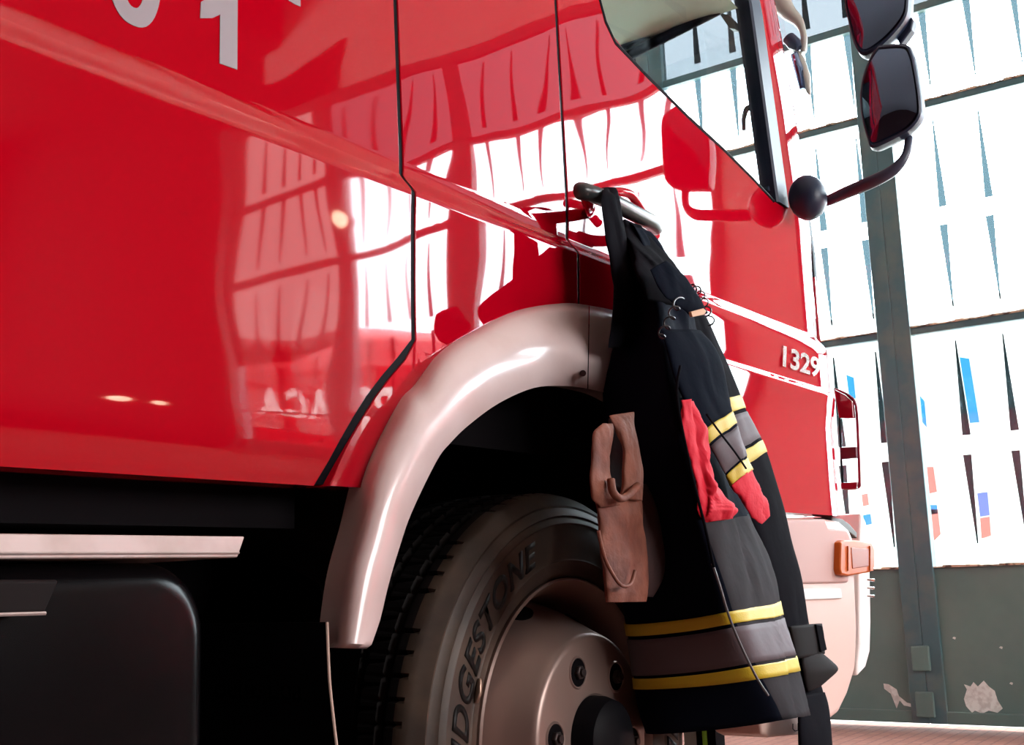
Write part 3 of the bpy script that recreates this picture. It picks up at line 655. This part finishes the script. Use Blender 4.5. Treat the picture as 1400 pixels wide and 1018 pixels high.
for k in range(6):
    a = math.radians(112 + 60 * k); cx, cz = CW.x + 0.132 * math.cos(a), CW.z + 0.132 * math.sin(a)
    # countersunk pocket, then the nut in it
    bm = bmesh.new(); n = 28; rows = []
    for (r, y) in ((0.0295, 1.1662), (0.0275, 1.1635), (0.0255, 1.1640), (0.0245, 1.1660)): rows.append([Vector((cx + r * math.cos(t), y, cz + r * math.sin(t))) for t in [2 * math.pi * j / n for j in range(n)]])
    closed_grid(bm, rows, cap=False); o = obj('nut_socket_rim', bm, RIM, smooth=True); o.parent = wheel; o.matrix_parent_inverse = Matrix.Translation(-wheel.location)
    bm = bmesh.new(); rows = [[Vector((cx + r * math.cos(t), y, cz + r * math.sin(t))) for t in [2 * math.pi * j / n for j in range(n)]] for r, y in ((0.0255, 1.1655), (0.0255, 1.170))]
    closed_grid(bm, rows); o = obj('nut_socket', bm, DARK); o.parent = wheel; o.matrix_parent_inverse = Matrix.Translation(-wheel.location)
    bm = bmesh.new(); rows = [[Vector((cx + r * math.cos(t), y, cz + r * math.sin(t))) for t in [2 * math.pi * j / 6 for j in range(6)]] for r, y in ((0.013, 1.168), (0.013, 1.159), (0.011, 1.157))]
    closed_grid(bm, rows); rows = [[Vector((cx + r * math.cos(t), y, cz + r * math.sin(t))) for t in [2 * math.pi * j / 16 for j in range(16)]] for r, y in ((0.007, 1.158), (0.007, 1.152))]
    closed_grid(bm, rows); o = obj('lug_nut', bm, mat('dark_nut_metal', (0.06, 0.045, 0.045), 0.4, metal=0.6), bevel=0.0008); o.parent = wheel; o.matrix_parent_inverse = Matrix.Translation(-wheel.location)
for k in range(8):
    a = math.radians(150 + 45 * k); c0 = Vector((CW.x + 0.235 * math.cos(a), 1.2765, CW.z + 0.235 * math.sin(a)))
    rad = Vector((math.cos(a), 0, math.sin(a))); tan = Vector((-math.sin(a), 0, math.cos(a))); sl = (rad * 0.020 + Vector((0, 0.045, 0))).normalized(); nn = tan.cross(sl).normalized()
    if nn.y > 0: nn = -nn
    bm = bmesh.new(); rows = [[c0 + (tan * math.cos(t) * 0.026 + sl * math.sin(t) * 0.020) + nn * h for t in [2 * math.pi * j / 24 for j in range(24)]] for h in (-0.004, 0.0035)]
    closed_grid(bm, rows); o = obj('hand_hole', bm, DARK); o.parent = wheel; o.matrix_parent_inverse = Matrix.Translation(-wheel.location)
bm = bmesh.new(); tube(bm, [S(656, 928, 1.20), S(655, 946, 1.196), S(651, 960, 1.20)], [0.004, 0.0055, 0.004], 10); o = obj('tyre_valve', bm, mat('valve_brass', (0.3, 0.2, 0.15), 0.3, metal=0.8), smooth=True); o.parent = wheel; o.matrix_parent_inverse = Matrix.Translation(-wheel.location)

# ------------------------------------------------------------ mirrors
MX = 3.22
mir = T(empty('mirror_assembly', S(1100, 268, 1.19)))
def Mm(o): o.parent = mir; o.matrix_parent_inverse = Matrix.Translation(-mir.location) @ Matrix.Identity(4); mir_fix.append(o); return o
mir_fix = []
def put(name, bm, m, smooth=True, bevel=0):
    o = obj(name, bm, m, smooth=smooth, bevel=bevel); o.parent = mir
    o.matrix_parent_inverse = Matrix.Translation(-mir.location); return o
bm = bmesh.new()
c = S(1101, 268, 1.185); rings = []
for k in range(13):                         # dome on the pillar
    a = math.pi * (k / 12); rr = math.sin(a) ** 0.75; rings.append([c + Vector((-math.cos(a) * 0.055 + 0.02, 0, 0)) + Vector((0, math.cos(t) * 0.055 * rr, math.sin(t) * 0.068 * rr)) for t in [2 * math.pi * j / 20 for j in range(20)]])
closed_grid(bm, rings); put('mirror_mount', bm, NAVY)
bm = bmesh.new(); ap = [c + Vector((0.02, -0.02, 0)), SX(1128, 275, 3.30), SX(1160, 262, 3.26), SX(1195, 247, 3.24), SX(1222, 232, 3.24), SX(1238, 212, 3.25), SX(1243, 188, 3.27)]
pp_ = spline(ap, 6); tube(bm, pp_, [0.012 + 0.007 * math.sin(min(1, i / 30) * math.pi) for i in range(len(pp_))], 12); put('mirror_arm', bm, mat('slate_arm', (0.05, 0.065, 0.11), 0.35))
def mirror(poly_px, x, dx, sc=0.82, name='lower'):
    # shell: rounded rim polygon swelling forwards, glass recessed in its rear face, facing back
    P = [SX(a, b, x) for a, b in poly_px]; cen = sum(P, Vector()) / len(P)
    P = [SX(a, b, x - 0.10 * (p.y - cen.y)) for (a, b), p in zip(poly_px, P)]; P = spline(P + [P[0]], 4)[:-1]; cen = sum(P, Vector()) / len(P)
    rings = [[cen + (p - cen) * s + Vector((d, 0, 0)) for p in P] for s, d in ((0.90, 0.004), (0.95, -0.004), (1.0, 0.0), (1.02, 0.02), (0.98, dx * 0.6), (0.80, dx * 0.92), (0.45, dx * 1.05))]
    bm = bmesh.new(); closed_grid(bm, rings); h = put('mirror_housing', bm, NAVY)
    bm = bmesh.new(); gl = []
    for s in (0.90, 0.7, 0.5, 0.3, 0.12):
        gl.append([cen + (p - cen) * s + Vector((-0.0045 - 0.006 * (1 - s * s), 0, 0)) for p in P])
    closed_grid(bm, gl); put('mirror_glass', bm, MIRR)
mirror([(1201, 62), (1190, 78), (1181, 100), (1176, 130), (1178, 160), (1186, 190), (1192, 202), (1210, 196), (1240, 180), (1256, 163), (1259, 145), (1253, 100), (1245, 68), (1234, 60)], MX, 0.08)
mirror([(1156, -60), (1155, 0), (1160, 30), (1168, 60), (1180, 76), (1200, 66), (1222, 46), (1238, 24), (1242, 0), (1242, -60), (1238, -120), (1170, -130)], MX + 0.02, 0.09)
bm = bmesh.new(); prism(bm, [SX(a, b, MX + 0.06) for a, b in ((1225, 50), (1238, 18), (1249, 26), (1246, 40), (1230, 62))], (0.04, 0, 0)); put('mirror_joint', bm, NAVY, False, 0.006)
# front kerb mirror on its cream arm
KX = 3.62
kerb = T(empty('kerb_mirror', SX(1080, 20, KX)))
def putk(name, bm, m, smooth=True, bevel=0):
    o = obj(name, bm, m, smooth=smooth, bevel=bevel); o.parent = kerb; o.matrix_parent_inverse = Matrix.Translation(-kerb.location); return o
IV = mat('ivory_plastic', (0.42, 0.42, 0.37), 0.35, coat=0.4)
bm = bmesh.new(); tp_ = spline([SX(1052, -25, KX), SX(1066, 0, KX), SX(1078, 17, KX), SX(1092, 30, KX), SX(1099, 50, KX), SX(1098, 72, KX)], 6)
tube(bm, tp_, [lerp(0.045, 0.011, min(1, i / 22)) for i in range(len(tp_))], 14); putk('kerb_mirror_arm', bm, IV)
bm = bmesh.new(); tube(bm, [SX(1087, 66, KX), SX(1094, 82, KX), SX(1101, 105, KX), SX(1106, 126, KX), SX(1107, 130, KX)], [0.008, 0.016, 0.017, 0.008, 0.002], 14); putk('kerb_mirror_shell', bm, IV)
bm = bmesh.new(); tube(bm, [SX(1078, 52, KX - 0.02), SX(1086, 60, KX - 0.02), SX(1092, 66, KX - 0.02)], [0.022, 0.024, 0.012], 12); putk('kerb_mirror_joint', bm, NAVY)
bm = bmesh.new(); tube(bm, [SX(1086, 74, KX - 0.01), SX(1093, 96, KX - 0.01), SX(1097, 122, KX - 0.01)], [0.014, 0.018, 0.010], 10); putk('kerb_mirror_glass', bm, MIRR)

# ------------------------------------------------------------ firefighter jacket on the handle
jacket = empty('firefighter_jacket', S(840, 262, 1.14)); tag(jacket, 'dark navy firefighter jacket with yellow and grey bands hanging from the door handle', 'jacket')
def J(name, bm, m, root=None, smooth=True, sharp=180, bevel=0):
    root = root or jacket; o = obj(name, bm, m, smooth=smooth, sharp=sharp, bevel=bevel); o.parent = root; o.matrix_parent_inverse = Matrix.Translation(-root.location); return o
def fold(p, amp, sc=9.0, seed=0.0):
    return amp * (noise.noise(Vector((p.x * sc, seed, p.z * sc * 0.35))) + 0.5 * noise.noise(Vector((p.x * sc * 2.3 + 7, seed, p.z * sc * 0.9))))
def ring3(L, Cc, R, off=0.0, amp=0.0, sc=9, seed=0.0, back=0.05, n=14):
    pts = []
    mid = (L + R) / 2; out = (Cc - mid); out.z = 0
    out = out.normalized() if out.length > 1e-6 else Vector((0, -1, 0))
    for k in range(n):                      # L -> C front face
        s = k / n; p = L.lerp(Cc, s) + Vector((0, -1, 0)) * (0.035 * math.sin(math.pi * s ** 0.7) * (R - L).length * 2.0); pts.append(p)
    for k in range(n):                      # C -> R side face
        s = k / n; p = Cc.lerp(R, s) + Vector((0.6, -0.6, 0)) * (0.03 * math.sin(math.pi * s) * (R - L).length * 2.0); pts.append(p)
    B = mid + Vector((0, back, 0))
    for k in range(n):
        s = k / n; a = math.pi * s; p = R.lerp(L, s) + Vector((0, back * math.sin(a), 0)); pts.append(p)
    # round the corners a little
    for _ in range(16):
        pts = [pts[i] * 0.5 + (pts[i - 1] + pts[(i + 1) % len(pts)]) * 0.25 for i in range(len(pts))]
    cen = sum(pts, Vector()) / len(pts); res = []
    for p in pts:
        d = (p - cen); d.z = 0; dn = d.normalized() if d.length > 1e-6 else Vector((0, -1, 0))
        res.append(p + dn * (off + (fold(p, amp, sc, seed) if amp else 0)))
    return res
def loft3(rows, per=5, **kw):
    Ls = spline([S(a, b, ya) for (a, b, ya, *_) in rows], per); Cs = spline([S(r[3], r[4], r[5]) for r in rows], per); Rs = spline([S(r[6], r[7], r[8]) for r in rows], per)
    return [ring3(l, c, r, **kw) for l, c, r in zip(Ls, Cs, Rs)]
BODY = [(844, 300, 1.170, 868, 308, 1.115, 890, 320, 1.150),
        (843, 325, 1.170, 880, 332, 1.090, 908, 340, 1.145),
        (840, 370, 1.170, 890, 378, 1.050, 931, 380, 1.140),
        (836, 415, 1.170, 900, 420, 1.020, 949, 415, 1.130),
        (832, 455, 1.170, 905, 462, 1.000, 958, 452, 1.125),
        (824, 500, 1.165, 913, 510, 0.980, 972, 500, 1.120),
        (817, 545, 1.160, 924, 555, 0.960, 985, 550, 1.120),
        (813, 600, 1.155, 936, 610, 0.930, 998, 602, 1.115),
        (814, 650, 1.150, 950, 662, 0.910, 1010, 655, 1.110),
        (818, 700, 1.145, 965, 714, 0.880, 1022, 700, 1.110),
        (824, 755, 1.140, 979, 760, 0.880, 1044, 748, 1.105),
        (829, 805, 1.140, 993, 800, 0.880, 1058, 790, 1.100),
        (836, 856, 1.140, 1004, 834, 0.880, 1063, 819, 1.100),
        (838, 872, 1.140, 1010, 850, 0.880, 1066, 838, 1.100),
        (839, 877, 1.140, 1012, 855, 0.880, 1067, 842, 1.100),
        (845, 926, 1.140, 1036, 904, 0.880, 1080, 890, 1.100),
        (846, 930, 1.140, 1038, 908, 0.880, 1081, 893, 1.100),
        (848, 944, 1.140, 1046, 926, 0.880, 1084, 912, 1.100),
        (858, 1005, 1.140, 1078, 982, 0.880, 1093, 976, 1.095)]
kw = dict(n=26, amp=0.014, sc=13, seed=3.1)
PER = 5
body_rings = loft3(BODY, PER, **kw)
bm = bmesh.new(); closed_grid(bm, body_rings); bo = J('body', bm, CLOTH)
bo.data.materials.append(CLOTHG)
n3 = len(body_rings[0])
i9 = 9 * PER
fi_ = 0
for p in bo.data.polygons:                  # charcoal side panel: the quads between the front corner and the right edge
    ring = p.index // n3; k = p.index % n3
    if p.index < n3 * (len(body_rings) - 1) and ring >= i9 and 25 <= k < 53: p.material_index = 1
def bandpart(name, r0, r1, m, rings, root=None, off=0.004, nmat=None):
    a, b = r0, r1; seg = rings[a:b + 1]
    bm = bmesh.new(); out = []
    for r in seg:
        cen = sum(r, Vector()) / len(r); o = []
        for p in r:
            d = p - cen; d.z = 0; o.append(p + d.normalized() * off)
        out.append(o)
    inn = lambda r: [p + (sum(r, Vector()) / len(r) - p).normalized() * 0.003 for p in r]
    closed_grid(bm, [inn(out[0])] + out + [inn(out[-1])], cap=False)
    return J(name, bm, m, root)
bandpart('yellow_band', 12 * PER, 13 * PER, YEL, body_rings)
bandpart('reflective_band', 14 * PER, 15 * PER, TAPE, body_rings)
bandpart('yellow_band', 16 * PER, 17 * PER, YEL, body_rings)
# piping of the front opening
def ptube(name, pts, r, m, root=None, per=6, n=8):
    bm = bmesh.new(); q = spline([S(*p) for p in pts], per); tube(bm, q, r, n); return J(name, bm, m, root)
ptube('zip_edge', [(974, 770, 0.860), (984, 800, 0.850), (996, 840, 0.845), (1012, 880, 0.845), (1034, 925, 0.845), (1050, 950, 0.847)], 0.0022, mat('grey_piping', (0.12, 0.12, 0.13), 0.4))
ptube('hem_cord', [(930, 500, 0.890), (926, 545, 0.885), (944, 640, 0.875), (963, 716, 0.860), (976, 775, 0.855)], 0.0025, CLOTHB)
# hanging loop over the handle with the collar strip falling from it
def loft2(rows, per=5, flat=0.5, amp=0.0, sc=14, seed=0.0, n=18):
    Ls = spline([S(r[0], r[1], r[4]) for r in rows], per); Rs = spline([S(r[2], r[3], r[4]) for r in rows], per)
    T_ = []
    for i in range(len(rows) - 1):
        for k in range(per): T_.append(lerp(rows[i][5], rows[i + 1][5], k / per))
    T_.append(rows[-1][5]); out = []
    for l, r, t in zip(Ls, Rs, T_):
        c = (l + r) / 2; u = (r - l) / 2; v = Vector((c.x, c.y, 0)).normalized() * (t / 2); ring = []
        for j in range(n):
            a = 2 * math.pi * j / n; ca, sa_ = math.cos(a), math.sin(a)
            ca = math.copysign(abs(ca) ** 0.85, ca); p = c + u * ca + v * sa_
            d = (u * ca + v * sa_).normalized(); ring.append(p + d * (fold(p, amp, sc, seed + sa_) if amp else 0))
        out.append(ring)
    return out
def L2(name, rows, m, root=None, **k):
    r = loft2(rows, **k); bm = bmesh.new(); closed_grid(bm, r); return J(name, bm, m, root), r
L2('hanging_loop', [(826, 268, 838, 268, 1.175, 0.008), (823, 257, 842, 257, 1.150, 0.012), (822, 268, 846, 268, 1.118, 0.012), (824, 290, 850, 292, 1.115, 0.018), (829, 330, 858, 330, 1.110, 0.025), (835, 365, 866, 365, 1.105, 0.035), (838, 400, 872, 400, 1.100, 0.04), (836, 440, 868, 440, 1.100, 0.035), (832, 475, 856, 475, 1.11, 0.01)], CLOTHB, amp=0.008, sc=26, seed=2, per=10, n=40)
L2('collar', [(853, 300, 886, 316, 1.150, 0.02), (856, 325, 908, 342, 1.115, 0.04), (866, 352, 925, 365, 1.070, 0.05), (874, 380, 938, 392, 1.035, 0.05), (884, 410, 930, 418, 1.035, 0.02)], CLOTHB, amp=0.013, sc=26, seed=5, per=10, n=44)
L2('storm_flap', [(888, 370, 912, 356, 0.975, 0.012), (898, 392, 932, 374, 0.965, 0.02), (912, 408, 950, 396, 0.960, 0.022), (930, 420, 962, 416, 0.960, 0.02), (944, 432, 968, 428, 0.965, 0.012)], CLOTH, amp=0.007, sc=26, seed=6, per=10, n=40)
bm = bmesh.new(); prism(bm, [S(a, b, 0.950) for a, b in ((945, 426), (962, 421), (966, 425), (963, 430), (947, 433))], (0, 0.006, 0)); J('tan_tab', bm, TAN, smooth=False, bevel=0.001)
# far sleeve
FS = [(935, 425, 966, 432, 1.140, 0.03), (945, 470, 983, 470, 1.135, 0.05), (958, 510, 1000, 508, 1.13, 0.06), (972, 556, 1013, 540, 1.13, 0.06), (976, 576, 1019, 557, 1.13, 0.06), (978, 581, 1021, 562, 1.13, 0.06),
      (998, 626, 1040, 597, 1.13, 0.06), (1000, 630, 1042, 601, 1.13, 0.06), (1004, 650, 1048, 617, 1.13, 0.06), (1020, 690, 1066, 672, 1.125, 0.06), (1036, 745, 1082, 735, 1.12, 0.065), (1052, 800, 1097, 793, 1.12, 0.065), (1066, 860, 1106, 850, 1.12, 0.06), (1076, 900, 1118, 896, 1.12, 0.05),
      (1086, 925, 1120, 925, 1.12, 0.04), (1089, 955, 1126, 948, 1.12, 0.05), (1091, 990, 1131, 985, 1.12, 0.055), (1092, 1035, 1140, 1035, 1.12, 0.055)]
fs, fr = L2('sleeve', FS, CLOTHB, amp=0.006, seed=11, per=4, n=40)
bandpart('yellow_band', 12, 16, YEL, fr, off=0.003); bandpart('reflective_band', 20, 24, TAPE, fr, off=0.003); bandpart('yellow_band', 28, 32, YEL, fr, off=0.003)
L2('cuff_strap', [(1078, 856, 1124, 852, 1.10, 0.06), (1082, 875, 1127, 870, 1.10, 0.062), (1086, 900, 1128, 893, 1.10, 0.06)], mat('charcoal_webbing', (0.014, 0.012, 0.012), 0.8, spec=0.1), per=4)
bm = bmesh.new(); prism(bm, [S(a, b, 1.085) for a, b in ((1116, 853), (1124, 855), (1131, 888), (1123, 891))], (0.0, 0.02, 0)); J('strap_buckle', bm, CLOTHB, smooth=False, bevel=0.002)
L2('cuff_flap', [(1098, 895, 1124, 892, 1.095, 0.03), (1096, 905, 1136, 902, 1.095, 0.045), (1098, 918, 1146, 914, 1.095, 0.05), (1100, 932, 1136, 926, 1.10, 0.045), (1104, 945, 1122, 938, 1.105, 0.02)], mat('charcoal_webbing', (0, 0, 0)), amp=0.004, seed=13)
L2('cuff_end', [(1094, 950, 1128, 946, 1.10, 0.03), (1092, 975, 1133, 965, 1.095, 0.05), (1092, 1000, 1137, 1000, 1.09, 0.06), (1094, 1035, 1140, 1035, 1.09, 0.06)], CLOTHB, amp=0.004, seed=14)
# near sleeve
NS = [(905, 452, 958, 452, 0.955, 0.03), (913, 485, 984, 488, 0.940, 0.06), (926, 530, 996, 540, 0.930, 0.06), (948, 572, 1000, 560, 0.920, 0.055), (964, 590, 1000, 563, 0.915, 0.055), (970, 608, 1006, 579, 0.915, 0.055), (972, 611, 1007, 583, 0.915, 0.055),
      (992, 648, 1021, 622, 0.920, 0.05), (993, 651, 1022, 625, 0.920, 0.05), (1000, 664, 1029, 641, 0.920, 0.045), (1014, 685, 1040, 668, 0.920, 0.04), (1026, 703, 1051, 690, 0.922, 0.035), (1042, 716, 1053, 705, 0.925, 0.015)]
ns, nr = L2('sleeve', NS[:10], CLOTH, amp=0.009, sc=20, seed=17, per=4, n=48)
bandpart('yellow_band', 16, 20, YEL, nr, off=0.003); bandpart('reflective_band', 24, 28, TAPE, nr, off=0.003); bandpart('yellow_band', 32, 36, YEL, nr, off=0.003)
L2('red_sleeve_lining', NS[9:], REDC, amp=0.009, sc=34, seed=19, per=10, n=36)
L2('red_lining', [(932, 548, 946, 548, 0.900, 0.01), (932, 575, 964, 585, 0.900, 0.03), (937, 605, 966, 612, 0.900, 0.035), (942, 630, 975, 640, 0.900, 0.04), (948, 655, 980, 660, 0.895, 0.04), (953, 680, 992, 682, 0.895, 0.045), (960, 700, 1010, 695, 0.895, 0.05), (966, 714, 1004, 708, 0.900, 0.03)], REDC, amp=0.022, sc=34, seed=21, per=12, n=44)
ptube('sleeve_seam', [(966, 566, 0.885), (985, 592, 0.882), (1005, 618, 0.885), (1020, 640, 0.892)], 0.0018, CLOTHB)

# coiled cord hanging beside the storm flap
def coil(pts, turns, rad, wire):
    base = spline([S(*p) for p in pts], 40); P = []; N = len(base)
    for i, p in enumerate(base):
        t = (base[min(i + 1, N - 1)] - base[max(0, i - 1)]).normalized(); n = t.cross(Vector((0, 1, 0))).normalized(); b = t.cross(n); a = 2 * math.pi * turns * i / (N - 1)
        P.append(p + (n * math.cos(a) + b * math.sin(a)) * rad)
    bm = bmesh.new(); tube(bm, P, wire, 6); return bm
cord = obj('coiled_cord', coil([(902, 462, 0.930), (914, 440, 0.935), (926, 416, 0.945), (938, 398, 1.015), (949, 394, 1.015), (959, 404, 1.015), (967, 424, 1.020), (974, 446, 1.025)], 13, 0.0075, 0.0015), mat('black_cord', (0.008, 0.008, 0.01), 0.3, spec=0.6), smooth=True)
tag(cord, 'black coiled cord looping out from behind the jacket flap', 'cord')

# tan glove, and the dark shade behind it shaped as a second glove
g1 = empty('leather_glove', S(845, 700, 0.98)); tag(g1, 'tan leather work glove hanging against the left of the jacket', 'glove', None)
L2('thumb_fold', [(822, 579, 836, 579, 0.975, 0.012), (813, 592, 838, 590, 0.97, 0.03), (807, 622, 833, 620, 0.97, 0.035), (806, 652, 834, 648, 0.97, 0.035), (811, 678, 842, 672, 0.97, 0.035), (820, 694, 850, 690, 0.972, 0.02)], LEATH, g1, amp=0.008, sc=36, seed=31, per=8, n=32)
L2('palm_fold', [(834, 568, 866, 563, 0.985, 0.012), (840, 585, 869, 582, 0.975, 0.03), (850, 610, 874, 610, 0.97, 0.035), (852, 640, 878, 640, 0.968, 0.035), (851, 660, 880, 664, 0.968, 0.035), (846, 682, 879, 684, 0.97, 0.03)], LEATH, g1, amp=0.008, sc=36, seed=33, per=8, n=32)
L2('inner_fold', [(832, 572, 862, 570, 1.005, 0.012), (828, 620, 870, 620, 1.005, 0.012), (828, 670, 872, 670, 1.0, 0.012)], LEATHD, g1, amp=0.002)
ptube('fold_lip', [(835, 655, 0.952), (838, 672, 0.948), (848, 681, 0.946), (860, 676, 0.948), (872, 664, 0.955)], 0.0065, LEATH, g1, n=12)
L2('cuff', [(812, 676, 880, 680, 0.985, 0.03), (816, 702, 879, 705, 0.98, 0.045), (817, 725, 879, 725, 0.98, 0.045), (820, 755, 882, 752, 0.98, 0.045), (825, 785, 885, 784, 0.98, 0.045), (829, 810, 885, 808, 0.98, 0.045), (831, 823, 884, 822, 0.98, 0.03)], LEATH, g1, amp=0.012, sc=32, seed=35, per=10, n=40)
ptube('cuff_seam', [(818, 725, 0.957), (826, 760, 0.953), (838, 785, 0.950), (850, 800, 0.950), (862, 798, 0.952), (868, 780, 0.955)], 0.003, LEATH, g1)
g2 = empty('leather_glove', S(892, 750, 1.0)); tag(g2, 'dark brown shade behind the tan glove, shaped as a second glove', 'glove')
L2('glove_shade', [(872, 660, 884, 662, 1.020, 0.01), (872, 690, 900, 695, 1.010, 0.03), (874, 725, 912, 728, 1.005, 0.035), (876, 760, 914, 762, 1.005, 0.035), (878, 790, 904, 795, 1.010, 0.03), (880, 815, 892, 816, 1.015, 0.01)], LEATHD, g2, amp=0.005, sc=22, seed=39)  # shade given a solid shape and a dark colour

# marker post with lime stripe standing on the floor under the jacket
mk = empty('marker_post', SX(962, 1040, 3.3) * 1); mk.location.z = 0
tag(mk, 'short white post with lime and black stripes on the floor below the jacket', 'post')
mp = SX(962, 1010, 3.3); 
for nm, y0, y1, m in (('white_side', 0.024, 0.065, mat('grey_white_post', (0.35, 0.4, 0.36), 0.5)), ('black_stripe', 0.004, 0.024, DARK), ('lime_stripe', -0.012, 0.004, mat('lime_stripe', (0.25, 0.62, 0.04), 0.5)), ('black_side', -0.04, -0.012, DARK)):
    bm = bmesh.new(); box(bm, mp.x, mp.x + 0.06, mp.y + y0, mp.y + y1, 0.0, mp.z + 0.06); o = obj(nm, bm, m); o.parent = mk; o.matrix_parent_inverse = Matrix.Translation(-mk.location)

# ------------------------------------------------------------ red appliance parked in the yard, mirrored in the paint
P0 = Vector((6.6, -4.98, 0)); DD = Vector((1, 1, 0)).normalized(); NN = Vector((-1, 1, 0)).normalized()
t2 = empty('rescue_truck', P0 + DD * 1.0 - NN * 1.0); tag(t2, 'red truck with white lettering parked in the yard, mirrored in the rear door', 'truck')
def V2(o): o.parent = t2; o.matrix_parent_inverse = Matrix.Translation(-t2.location); return o
def W(t, n, z): return P0 + DD * t + NN * n + Vector((0, 0, z))
bm = bmesh.new(); rings = []
sec = [(-2.0, 0.55), (0.0, 0.55), (0.0, 0.9), (0.012, 1.0), (0.0, 1.1), (0.0, 2.60), (-0.06, 2.85), (-0.2, 2.95), (-1.9, 2.95), (-2.0, 2.8)]
for t in (-0.75, -0.68, 3.1, 3.2): rings.append([W(t, n, z) for n, z in sec])
closed_grid(bm, rings); V2(obj('truck_body', bm, RED2, bevel=0.03))
for t in (0.3, 2.3):
    bm = bmesh.new(); rows = [[W(t + r * math.cos(a), n, 0.42 + r * math.sin(a)) for a in [2 * math.pi * k / 32 for k in range(32)]] for r, n in ((0.24, -0.02), (0.40, 0.0), (0.42, -0.03), (0.42, -0.3))]
    closed_grid(bm, rows); V2(obj('truck_wheel', bm, BLACK, smooth=True))
for t in (0.75, 1.5):
    bm = bmesh.new(); tube(bm, [W(t, 0.004, 0.95), W(t, 0.004, 2.65)], 0.012, 6); V2(obj('locker_seam', bm, SEAL))
me = text_mesh('MUN. BRAGA', 0.64, 0.003, 0, 1.0, 0.012)
xs = [v.co.x for v in me.vertices]; w0 = max(xs); k_ = 2.25 / w0
V2(link('truck_lettering', xf(me, lambda c: W(0.02 + (w0 - c.x) * k_, 0.006 + c.z, 1.95 + c.y)), WHITE, None, False))
LAMP = mat('warm_lamp_lens', (0.9, 0.8, 0.6), 0.4); p_ = LAMP.node_tree.nodes['Principled BSDF']; p_.inputs['Emission Color'].default_value = (1, 0.80, 0.55, 1); p_.inputs['Emission Strength'].default_value = 7
for (y, z, w_, h_, lb) in ((-2.70, 3.10, 0.12, 0.09, 'small warm lamp between the door bays, mirrored in the rear door'), (-5.19, 1.93, 0.34, 0.15, 'wide warm lamp low on the dark front wall, mirrored near the sill'), (-4.66, 1.86, 0.13, 0.12, 'small warm lamp beside the wide lamp on the dark front wall')):
    wl_ = empty('wall_lamp', (FX, y, z)); tag(wl_, lb, 'lamp')
    bm = bmesh.new(); n = 20
    closed_grid(bm, [[Vector((FX - d, y + w_ / 2 * q * math.cos(a), z + h_ / 2 * q * math.sin(a))) for a in [2 * math.pi * k / n for k in range(n)]] for q, d in ((1.15, 0.0), (1.15, 0.04), (1.0, 0.05))])
    o = obj('lamp_base', bm, TRIMG); o.parent = wl_; o.matrix_parent_inverse = Matrix.Translation(-wl_.location)
    bm = bmesh.new()
    closed_grid(bm, [[Vector((FX - d, y + w_ / 2 * q * math.cos(a), z + h_ / 2 * q * math.sin(a))) for a in [2 * math.pi * k / n for k in range(n)]] for q, d in ((1.0, 0.045), (0.9, 0.08), (0.5, 0.10))])
    o = obj('lamp_lens', bm, LAMP, smooth=True, sharp=60); o.parent = wl_; o.matrix_parent_inverse = Matrix.Translation(-wl_.location)
